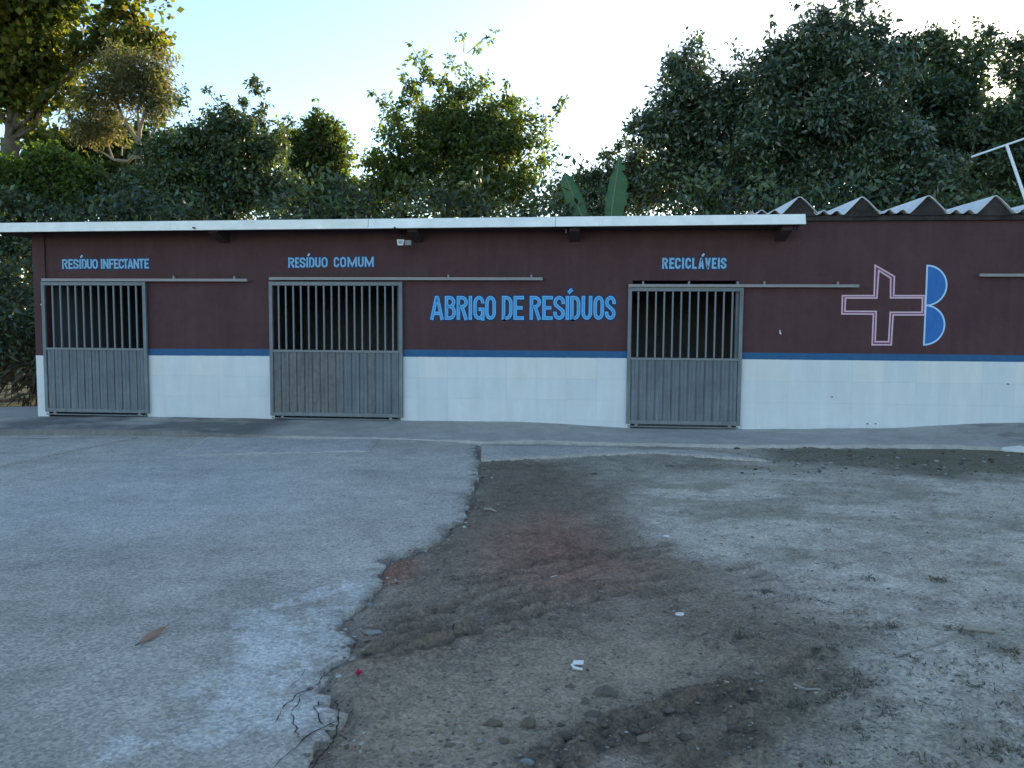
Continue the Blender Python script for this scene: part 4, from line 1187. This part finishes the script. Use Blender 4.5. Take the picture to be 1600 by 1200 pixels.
# 8 low trees by the banana plant
tree('low_tree', 'low dark bushy tree behind the banana leaves', [(925, 310, 45, 30, 1), (965, 285, 34, 40, 0.9), (985, 250, 22, 26, 0.4), (950, 238, 16, 12, 0.15), (1000, 300, 40, 40, 0.9), (890, 318, 30, 22, 0.5)], 13, 20000, 0.13, DK, 108, M['leaf'], clump=0.34, per=44, wid=0.5)
# 9 big dense right tree in three stems
tree('glossy_tree', 'dense glossy dark tree rising at the right of the banana leaves', [(1075, 150, 55, 60, 1.0), (1050, 220, 52, 65, 1.1), (1110, 230, 60, 80, 1.2), (1060, 290, 65, 48, 1.0), (1150, 150, 40, 55, 0.7), (1070, 95, 18, 16, 0.12), (1022, 285, 24, 38, 0.3), (1160, 240, 50, 70, 1.0), (1140, 310, 70, 34, 0.9)], 11.5, 48000, 0.145, [*DK, (0.045, 0.075, 0.045)], 109, M['leaf_gloss'], clump=0.36, per=54, wid=0.42, twigs=60, shoots=24)
tree('glossy_tree', 'tallest dense dark tree peaking right of centre above the sheet roof', [(1300, 65, 62, 45, 0.7), (1270, 110, 85, 55, 1.2), (1330, 140, 90, 70, 1.4), (1240, 190, 90, 75, 1.4), (1340, 225, 110, 75, 1.6), (1200, 265, 80, 60, 1.2), (1300, 290, 120, 45, 1.4), (1190, 120, 30, 34, 0.4), (1380, 45, 12, 16, 0.08), (1340, 25, 24, 12, 0.12), (1420, 270, 70, 45, 0.8), (1220, 310, 70, 30, 0.7), (1380, 312, 90, 26, 0.7)], 9.5, 85000, 0.14, [*DK, (0.050, 0.080, 0.045), (0.035, 0.070, 0.040)], 110, M['leaf_gloss'], clump=0.34, per=56, wid=0.42, twigs=90, shoots=34, trunk_px=1310)
tree('back_tree', 'dark open tree with bare grey twigs between the tallest tree and the sun', [(1450, 130, 70, 55, 1.0), (1500, 110, 50, 45, 0.7), (1420, 180, 60, 55, 0.9), (1490, 190, 60, 60, 1.0), (1440, 250, 70, 50, 0.9), (1540, 250, 50, 60, 0.9), (1525, 85, 26, 18, 0.2), (1410, 95, 34, 24, 0.35)], 15, 42000, 0.16, DK, 111, M['leaf'], clump=0.42, per=44, wid=0.45, twigs=120, shoots=26, twig_r=0.022)
tree('edge_tree', 'black backlit tree round the bright gap of the sun at the right edge', [(1600, 235, 75, 70, 1.2), (1590, 105, 34, 24, 0.45), (1650, 160, 60, 110, 1.2), (1585, 190, 50, 26, 0.6), (1600, 290, 80, 45, 1.0), (1580, 75, 30, 14, 0.16), (1720, 180, 90, 120, 1.4)], 12, 44000, 0.15, DK, 112, M['leaf'], clump=0.38, per=50, wid=0.45, twigs=60)
# forest going on beyond the frame towards the sun
for i, (x, y, h, r_) in enumerate([(15.5, 13, 10, 3.2), (19.5, 17, 12, 3.6), (23.5, 14, 11, 3.6), (17, 23, 12, 3.5), (13.5, 19, 9.0, 3.0)]):
    rj = random.Random(300 + i)
    bl = [(x + rj.uniform(-1, 1) * r_ * 0.5, y + rj.uniform(-1, 1), h * t, r_ * s_, r_ * s_ * 0.9, h * 0.20, 1.0) for t, s_ in ((0.25, 0.8), (0.42, 1.0), (0.6, 1.0), (0.8, 0.7))]
    base = np.array([x, y, -0.25])
    e = empty('forest_tree', tuple(base), ['broad dark forest tree just outside the right edge', 'tall dark forest tree far to the right', 'dark forest tree farthest to the right', 'dark forest tree deep behind the right edge', 'lower dark forest tree behind the sunlit gap'][i], 'tree', 'trees behind the shelter')
    V, F, C, cc, bi = leaf_cloud(bl, 15000, 0.30, DK, 320 + i, clump=0.7, per=50, wid=0.5)
    np_mesh('crown', V - base, F, M['leaf'], e, cols=C)
    mb = MB(); limb(mb, (0, 0, 0), (0, 0, h * 0.8), 0.3, 0.06, rj, 8, 8, 0.03)
    for b_ in bl: limb(mb, (0, 0, b_[2] * 0.6), np.array(b_[:3]) - base, 0.12, 0.03, rj, 5, 5)
    mb.build('trunk', M['bark'], e, smooth=True)

# undergrowth: a dark hedge behind the roof, one mass
ug = []
for px in range(-60, 1760, 55):
    for _ in range(2):
        y = random.uniform(6.0, 8.0); c = W(px + random.uniform(-20, 20), 352, y)
        ug.append((c[0], y, 3.5 + random.uniform(-.5, .5), 0.9, 0.9, 1.6 + random.uniform(-0.4, 0.4), 1.0))
V, F, C, cc, bi = leaf_cloud(ug, 80000, 0.16, [*DK, (0.02, 0.04, 0.02)], 401, clump=0.45, per=50)
tag(np_mesh('undergrowth', V, F, M['leaf'], cols=C), 'dark tangled undergrowth close behind the roof', 'undergrowth', kind='stuff')
# dark thicket left of the building
th = []
for i in range(44):
    x = random.uniform(-14.5, -9.7); y = random.uniform(2.6, 8.0)
    th.append((x - 0.15 * y, y, random.uniform(0.7, 2.6), 0.75, 0.7, 0.85, 1.0))
V, F, C, cc, bi = leaf_cloud(th, 40000, 0.14, [*DK, (0.03, 0.035, 0.022)], 402, clump=0.40, per=46)
tag(np_mesh('thicket', V, F, M['leaf'], cols=C), 'dark thicket of shrubs past the left corner of the building', 'shrubs', kind='stuff')
# dry palm litter there
V, F, C, cc, bi = leaf_cloud([(-10.2, 2.7, 0.35, 0.7, 0.35, 0.30, 1.0), (-11.2, 2.6, 0.5, 0.8, 0.4, 0.4, 1.0), (-10.0, 3.0, 0.75, 0.5, 0.3, 0.3, 0.5)], 900, 0.42, [(0.10, 0.080, 0.056), (0.07, 0.058, 0.042), (0.13, 0.11, 0.08)], 403, clump=0.45, per=10, wid=0.12, droop=0.6)
tag(np_mesh('dry_litter', V, F, M['dry'], cols=C), 'heap of dry brown fronds at the left corner of the building', 'litter', kind='stuff')

# banana plant: two big leaves over the roof
def banana():
    Y = 5.6
    base = W(925, 400, Y); base[2] = -0.25
    e = empty('banana_plant', tuple(base), 'banana plant lifting two big green leaves above the roof', 'plant')
    mb = MB(); limb(mb, (0, 0, 0), (0.0, 0, 2.6), 0.13, 0.07, random.Random(2), 9, 5, 0.02)
    mb.build('stem', mat('banana_stem', (0.10, 0.13, 0.05), 0.6, 0.3, 3), e, smooth=True)
    rj = random.Random(8)
    for pts, wl, wr, fold in (([(915, 352), (905, 328), (895, 303), (887, 284), (882, 270)], 15, 13, 0.25), ([(955, 350), (956, 325), (960, 300), (964, 272), (968, 242)], 12, 20, 0.45)):
        mid = [W(x, y, Y + 0.1 * i / 4) - base for i, (x, y) in enumerate(pts)]
        # resample the midrib
        K = 22; tt = np.linspace(0, len(mid) - 1, K)
        A = np.array([[np.interp(t, range(len(mid)), [m_[k] for m_ in mid]) for k in range(3)] for t in tt])
        s_ = (Y + DIST) / FPX
        vs = []; fs = []; cl = []
        for i in range(K):
            t = i / (K - 1)
            prof = math.sin(min(1, t * 1.6 + 0.35) * pi / 2) * max(0.0, 1 - t ** 3.2) ** 0.6
            d = A[min(i + 1, K - 1)] - A[max(0, i - 1)]; d = d / np.linalg.norm(d)
            sd_ = np.cross(d, [0, 1, 0]); sd_ = sd_ / np.linalg.norm(sd_)
            if sd_[0] < 0: sd_ = -sd_
            tear = rj.choice((0.55, 0.9, 1.0, 1.0, 1.06, 1.08)) if wr > 15 else rj.uniform(0.95, 1.03)
            l_ = A[i] - sd_ * wl * s_ * prof * tear + np.array([0, fold * wl * s_ * prof, -0.02 * fold])
            r_ = A[i] + sd_ * wr * s_ * prof * tear + np.array([0, fold * wr * s_ * prof * 0.6, -0.25 * fold * wr * s_ * prof])
            lm = (l_ + A[i]) / 2 + np.array([0, -0.02, 0]); rm = (r_ + A[i]) / 2 + np.array([0, -0.02, 0])
            vs += [l_, lm, A[i], rm, r_]
            g = rj.uniform(0.9, 1.1)
            cl += [np.array((0.040, 0.135, 0.048)) * g] * 5
            if i:
                b_ = 5 * i
                for k in range(4): fs.append((b_ - 5 + k, b_ - 4 + k, b_ + 1 + k, b_ + k))
        lf = np_mesh('leaf', np.array(vs), np.array(fs), M['leaf'], e, cols=np.array(cl), smooth=True)
        MB().tube([a_ + np.array([0, -0.012, 0]) for a_ in A[::3]], [0.016 * (1 - i / 9) + 0.003 for i in range(len(A[::3]))], 5, cap=False).build('midrib', mat('pale_midrib', (0.16, 0.24, 0.12), 0.5), lf)
banana()

# ------------------------------------------------------------------ things lying on the yard
def ico(sub=1):
    bm = bmesh.new(); bmesh.ops.create_icosphere(bm, subdivisions=sub, radius=1)
    v = np.array([q.co[:] for q in bm.verts]); f = [tuple(x.index for x in q.verts) for q in bm.faces]
    bm.free(); return v, f
IV1, IF1 = ico(1); IV2, IF2 = ico(2)
def rock(px, py, sx, sy, sz, seed, m_, name, label, cat, group=None, rotz=0.0):
    q = Gp(px, py); r_ = np.random.default_rng(seed)
    v = IV2.copy()
    v = v * (1 + 0.45 * (fbm(v[:, 0] * 1 + seed, v[:, 1] + v[:, 2] * 1.7, 1.6, 4, 0.6) - 0.5) * 2)[:, None]
    v = v + r_.normal(0, 0.04, v.shape)
    v = v * np.array([sx, sy, sz]); v[:, 2] = np.maximum(v[:, 2], -sz * 0.45)
    mb = MB().add(v, IF2)
    o = mb.build(name, m_, loc=(q[0], q[1], ground_h(q[0], q[1]) + sz * 0.25))
    o.rotation_euler[2] = rotz
    return tag(o, label, cat, group)
M['clod'] = mat('earth_clod', (0.15, 0.122, 0.092), 0.95, 0.4, 8, 0.01, 40)
M['chip'] = mat('white_chip', (0.62, 0.60, 0.56), 0.6, 0.15, 8, 0.002, 40)
M['grey_stone'] = mat('grey_stone', (0.24, 0.235, 0.22), 0.9, 0.25, 8, 0.004, 40)
rock(944, 1080, 0.055, 0.032, 0.028, 1, M['clod'], 'earth_clod', 'largest dark earth clod, right below the white shard', 'clod', 'earth clods on the dried mud')
rock(826, 1130, 0.034, 0.026, 0.024, 2, M['clod'], 'earth_clod', 'rounded dark clod in the middle of the dried mud', 'clod', 'earth clods on the dried mud')
rock(772, 1128, 0.040, 0.022, 0.018, 3, M['clod'], 'earth_clod', 'flat dark clod leftmost on the dried mud', 'clod', 'earth clods on the dried mud')
rock(890, 1070, 0.024, 0.013, 0.012, 4, M['clod'], 'earth_clod', 'small dark clod just left of the largest clod', 'clod', 'earth clods on the dried mud')
rock(914, 1095, 0.018, 0.014, 0.012, 5, M['clod'], 'earth_clod', 'small dark clod just below left of the largest clod', 'clod', 'earth clods on the dried mud')
rock(750, 1155, 0.014, 0.012, 0.012, 6, M['grey_stone'], 'stone', 'lone small pale stone low on the dried mud', 'stone')
rock(1063, 960, 0.028, 0.018, 0.014, 7, M['chip'], 'white_stone', 'bright white stone chip on the brown soil right of centre', 'stone')
rock(870, 901, 0.040, 0.016, 0.010, 8, M['chip'], 'white_stone', 'small white sliver on the reddish soil', 'stone')
rock(1041, 838, 0.026, 0.020, 0.014, 9, M['chip'], 'white_stone', 'white pebble at the upper edge of the brown soil', 'stone')
rock(1594, 707, 0.22, 0.10, 0.06, 10, M['chip'], 'white_stone', 'large pale slab fragment at the right edge beside the walk', 'stone', rotz=-0.3)
rock(574, 941, 0.035, 0.030, 0.012, 11, M['grey_stone'], 'concrete_fragment', 'grey concrete fragment broken off at the upper slab edge', 'fragment')
rock(584, 990, 0.05, 0.035, 0.012, 12, M['grey_stone'], 'concrete_fragment', 'flat grey concrete fragment lower down the slab edge', 'fragment')
rock(824, 1196, 0.035, 0.025, 0.02, 13, M['grey_stone'], 'stone', 'pale grey stone at the bottom edge of the picture', 'stone')

# folded white shard
q = Gp(901, 1040); z = ground_h(q[0], q[1]) + 0.004
def plate(mb, pts, th):
    n = len(pts)
    mb.add([(p[0], p[1], p[2]) for p in pts] + [(p[0], p[1], p[2] + th) for p in pts], [tuple(range(n))[::-1], tuple(range(n, 2 * n))] + [(k, (k + 1) % n, (k + 1) % n + n, k + n) for k in range(n)])
    return mb
sh_ = empty('white_shard', (q[0], q[1], z), 'bent white plastic strip lying on the dried mud', 'litter')
plate(MB(), [(-0.022, 0.012, 0.004), (0.032, 0.010, 0.006), (0.034, 0.036, 0.014), (-0.014, 0.038, 0.010)], 0.004).build('upper_flap', M['white_plastic'], sh_)
plate(MB(), [(-0.030, 0.012, 0.002), (-0.018, 0.0125, 0.002), (-0.008, -0.014, 0.001), (0.030, -0.030, 0.001), (0.024, -0.040, 0.0), (-0.016, -0.027, 0.0)], 0.006).build('lower_flap', M['white_plastic'], sh_)

# brown fallen leaf on the concrete
def lying_leaf():
    a = Gp(217, 1008, 0.03); b = Gp(263, 982, 0.03); L = float(np.linalg.norm(b - a)); ang = math.atan2(b[1] - a[1], b[0] - a[0])
    zt = float(slab_top(np.array([a[0]]), np.array([a[1]]))[0]) + 0.004
    mb = MB(); K = 12; vs = []; fs = []
    for i in range(K + 1):
        t = i / K; w_ = 0.026 * math.sin(pi * t ** 0.85) ** 0.8 if 0 < t < 1 else 0.001
        lift = 0.014 * t * t + 0.004
        vs += [(t * L, w_, lift + 0.016 * (w_ / 0.026) * 0.6), (t * L, 0, lift), (t * L, -w_, lift + 0.006)]
        if i:
            k = 3 * i
            fs += [(k - 3, k - 2, k + 1, k), (k - 2, k - 1, k + 2, k + 1)]
    mb.add(vs, fs)
    e = empty('fallen_leaf', (a[0], a[1], zt), 'large dry orange-brown leaf lying on the concrete', 'leaf')
    e.rotation_euler[2] = ang
    mb.build('blade', mat('dry_leaf_brown', (0.36, 0.20, 0.135), 0.7, 0.25, 10, col2=(0.29, 0.155, 0.105)), e, smooth=True)
    MB().tube([(0, 0, 0.006), (-0.02, 0.004, 0.004)], 0.0025, 5).build('stalk', M['crack'], e)
lying_leaf()
# pink blossom
q = Gp(560, 1054)
fl_ = empty('fallen_blossom', (q[0], q[1], ground_h(q[0], q[1]) + 0.002), 'small crimson blossom lying by the broken concrete edge', 'flower')
for k in range(6):
    an = k * 1.05; mb = MB(); c_, s_ = cos(an), sin(an)
    pts = [(0, 0, 0.004), (0.011, 0.007, 0.012), (0.020, 0.0, 0.022), (0.011, -0.007, 0.012)]
    mb.add([(p[0] * c_ - p[1] * s_, p[0] * s_ + p[1] * c_, p[2]) for p in pts], [(0, 1, 2), (0, 2, 3)])
    mb.build('petal', M.setdefault('crimson', mat('crimson_petal', (0.42, 0.012, 0.085), 0.6, 0.2, 20)), fl_)
MB().tube([(0, 0, 0), (0.001, 0, 0.032)], [0.006, 0.004], 6).build('centre', M['crimson'], fl_)
# sticks
M['stick'] = mat('dry_stick', (0.30, 0.27, 0.22), 0.9, 0.25, 10)
for px, rad, lab in [([(1506, 985), (1530, 989), (1555, 991)], 0.014, 'thick pale stick on the sandy soil near the right edge'), ([(1239, 1075), (1258, 1077), (1282, 1080)], 0.007, 'thin pale stick below right among the grass tufts'), ([(1395, 1030), (1440, 1015), (1495, 998)], 0.005, 'long thin twig leading to the thick stick'), ([(1134, 896), (1145, 899), (1153, 900)], 0.007, 'short pale twig at the edge of the brown soil'), ([(757, 795), (765, 797), (775, 800)], 0.011, 'pale twig near the concrete edge on dark soil')]:
    P = [Gp(*p) for p in px]; o_ = P[0]
    pts = [(p[0] - o_[0], p[1] - o_[1], ground_h(p[0], p[1]) + rad * 0.9 - o_[2]) for p in P]
    tag(MB().tube(pts, [rad, rad * 0.95, rad * 0.8], 7).build('stick', M['stick'], loc=tuple(o_)), lab, 'stick', 'sticks on the soil')

# pebbles, clods and straw spread over the soil: too many to count
slab_poly = [(p[0], p[1]) for p in outline]
def scatter(n, pxr, pyr, smin, smax, seed, keep=None):
    r_ = np.random.default_rng(seed); out = []
    while len(out) < n:
        px = r_.uniform(*pxr); py = 700 + (pyr - 700) * r_.random() ** 1.1
        q = Gp(px, py)
        if inside(slab_poly, np.array([q[0]]), np.array([q[1]]))[0]: continue
        if q[1] > -1.75: continue
        if keep is not None and r_.random() > keep(px, py): continue
        out.append((q[0], q[1], ground_h(q[0], q[1]), r_.uniform(smin, smax) * r_.uniform(0.5, 1.0)))
    return out
def pebbles(name, pts, m_, seed, cols, label):
    r_ = np.random.default_rng(seed); Vs = []; Fs = []; Cs = []; n0 = 0
    F1 = np.array(IF1)
    for x, y, z, s_ in pts:
        v = IV1 * (1 + r_.normal(0, 0.30, (len(IV1), 1))) * np.array([r_.uniform(.8, 1.5), r_.uniform(.7, 1.1), r_.uniform(.3, .6)]) * s_
        a_ = r_.uniform(0, 6.28); ca, sa = cos(a_), sin(a_)
        v = np.stack([v[:, 0] * ca - v[:, 1] * sa, v[:, 0] * sa + v[:, 1] * ca, v[:, 2]], 1) + np.array([x, y, z + s_ * 0.15])
        Vs.append(v); Fs.append(F1 + n0); n0 += len(v)
        Cs.append(np.tile(np.array(cols[r_.integers(len(cols))]) * r_.uniform(0.75, 1.2), (len(v), 1)))
    return tag(np_mesh(name, np.vstack(Vs), np.vstack(Fs), m_, cols=np.vstack(Cs)), label, 'gravel', kind='stuff')
M['pebble'] = mat('pebbles', (0, 0, 0), 0.9, 0.15, 20, attr=True)
pebbles('gravel', scatter(2600, (480, 1660), 1230, 0.003, 0.012, 51, keep=lambda x, y: 1.0 if 560 < x < 1280 else 0.5), M['pebble'], 52, [(0.17, 0.14, 0.11), (0.12, 0.10, 0.08), (0.22, 0.195, 0.165), (0.27, 0.25, 0.22)], 'small dark clods and pebbles strewn over the soil')
pebbles('pale_gravel', scatter(260, (600, 1660), 1200, 0.003, 0.009, 53), M['pebble'], 54, [(0.42, 0.40, 0.37), (0.36, 0.34, 0.31), (0.30, 0.28, 0.26)], 'pale stone chips strewn over the soil')
pebbles('rubble', scatter(260, (1150, 1660), 745, 0.012, 0.032, 55), M['pebble'], 56, [(0.12, 0.11, 0.09), (0.3, 0.29, 0.27), (0.08, 0.07, 0.055)], 'small rubble in the dark soil along the walk')

def ridge_pts():
    r_ = np.random.default_rng(77); P = np.array(rp); out = []
    for _ in range(80):
        k = r_.integers(len(P) - 1); q = P[k] + (P[k + 1] - P[k]) * r_.random() + r_.normal(0, 0.10, 2)
        out.append((q[0], q[1], ground_h(q[0], q[1]) - 0.004, r_.uniform(0.006, 0.034) * r_.uniform(0.4, 1.0)))
    return out
def edge_pts():
    r_ = np.random.default_rng(88); P = np.array(rough); out = []
    for _ in range(420):
        k = r_.integers(len(P) - 1); q = P[k] + (P[k + 1] - P[k]) * r_.random() + r_.normal(0, 0.03, 2) + np.array([abs(r_.normal(0.02, 0.05)), 0])
        zz = ground_h(q[0], q[1])
        if inside(slab_poly, np.array([q[0]]), np.array([q[1]]))[0]: zz = float(slab_top(np.array([q[0]]), np.array([q[1]]))[0])
        out.append((q[0], q[1], zz, r_.uniform(0.003, 0.020) * r_.uniform(0.3, 1.0)))
    return out
pebbles('edge_rubble', edge_pts(), M['pebble'], 89, [(0.30, 0.27, 0.23), (0.18, 0.15, 0.12), (0.40, 0.37, 0.33), (0.12, 0.10, 0.08)], 'crumbled concrete and grit along the broken slab edge')
pebbles('mud_clods', ridge_pts(), M['pebble'], 78, [(0.14, 0.108, 0.082), (0.115, 0.09, 0.07), (0.165, 0.132, 0.102)], 'broken clods along the churned ridge of mud')
# sparse grass tufts on the right
def grass(n_t, seed):
    r_ = np.random.default_rng(seed); Vs = []; Cs = []
    spots = [(1330, 960), (1350, 975), (1310, 985), (1240, 935), (1200, 925), (1280, 920), (1490, 908), (1465, 908), (1480, 945), (1300, 1030), (1330, 1055), (1345, 1065), (1310, 1085), (1320, 1080), (1400, 1110), (1390, 1120), (1245, 1105), (1535, 1045), (1530, 1075), (1480, 1052), (1340, 1140), (1580, 1170), (1570, 1168), (1380, 990), (1395, 980), (985, 735), (1045, 728), (1250, 1060), (1300, 1010), (1520, 1170), (1440, 1190), (1575, 1025), (1495, 985), (1160, 1000), (1230, 770), (1100, 830), (930, 740), (1420, 1030), (1360, 905), (1275, 938)]
    spots = [(a, b, 1.0) for a, b in spots] + [(r_.uniform(1150, 1640), 745 + 480 * r_.random(), 0.45) for _ in range(n_t)]
    for px, py, big in spots:
        q = Gp(px, py); z = ground_h(q[0], q[1])
        nb = int((60 if big == 1 else 14) * r_.uniform(0.5, 1.3)); sp = (0.045 if big == 1 else 0.028) * r_.uniform(0.6, 1.3)
        for _ in range(nb):
            b = np.array([q[0] + r_.normal(0, sp), q[1] + r_.normal(0, sp * 0.8), z - 0.004])
            an = r_.uniform(0, 6.28); l = r_.uniform(0.012, 0.045) * (1 if big == 1 else 0.7)
            d = np.array([cos(an), sin(an), 0]); sd_ = np.array([-sin(an), cos(an), 0]) * 0.0024
            hgt = r_.uniform(0.12, 0.5); m_ = b + d * l * 0.5 + np.array([0, 0, l * hgt]); t = b + d * l * 1.1 + np.array([0, 0, l * hgt * 0.8])
            Vs.append([b - sd_, b + sd_, m_ + sd_ * 0.8, m_ - sd_ * 0.8]); Vs.append([m_ - sd_ * 0.8, m_ + sd_ * 0.8, t + sd_ * .1, t - sd_ * .1])
            c = np.array([(0.075, 0.080, 0.045), (0.10, 0.095, 0.060), (0.17, 0.145, 0.095), (0.06, 0.062, 0.036)][r_.integers(4)]) * r_.uniform(0.7, 1.2)
            Cs += [c] * 8
    V = np.array(Vs).reshape(-1, 3); F = np.arange(len(V)).reshape(-1, 4)
    tag(np_mesh('grass', V, F, M['leaf'], cols=np.array(Cs)), 'sparse low grass tufts on the sandy soil at the right', 'grass', kind='stuff')
grass(220, 61)
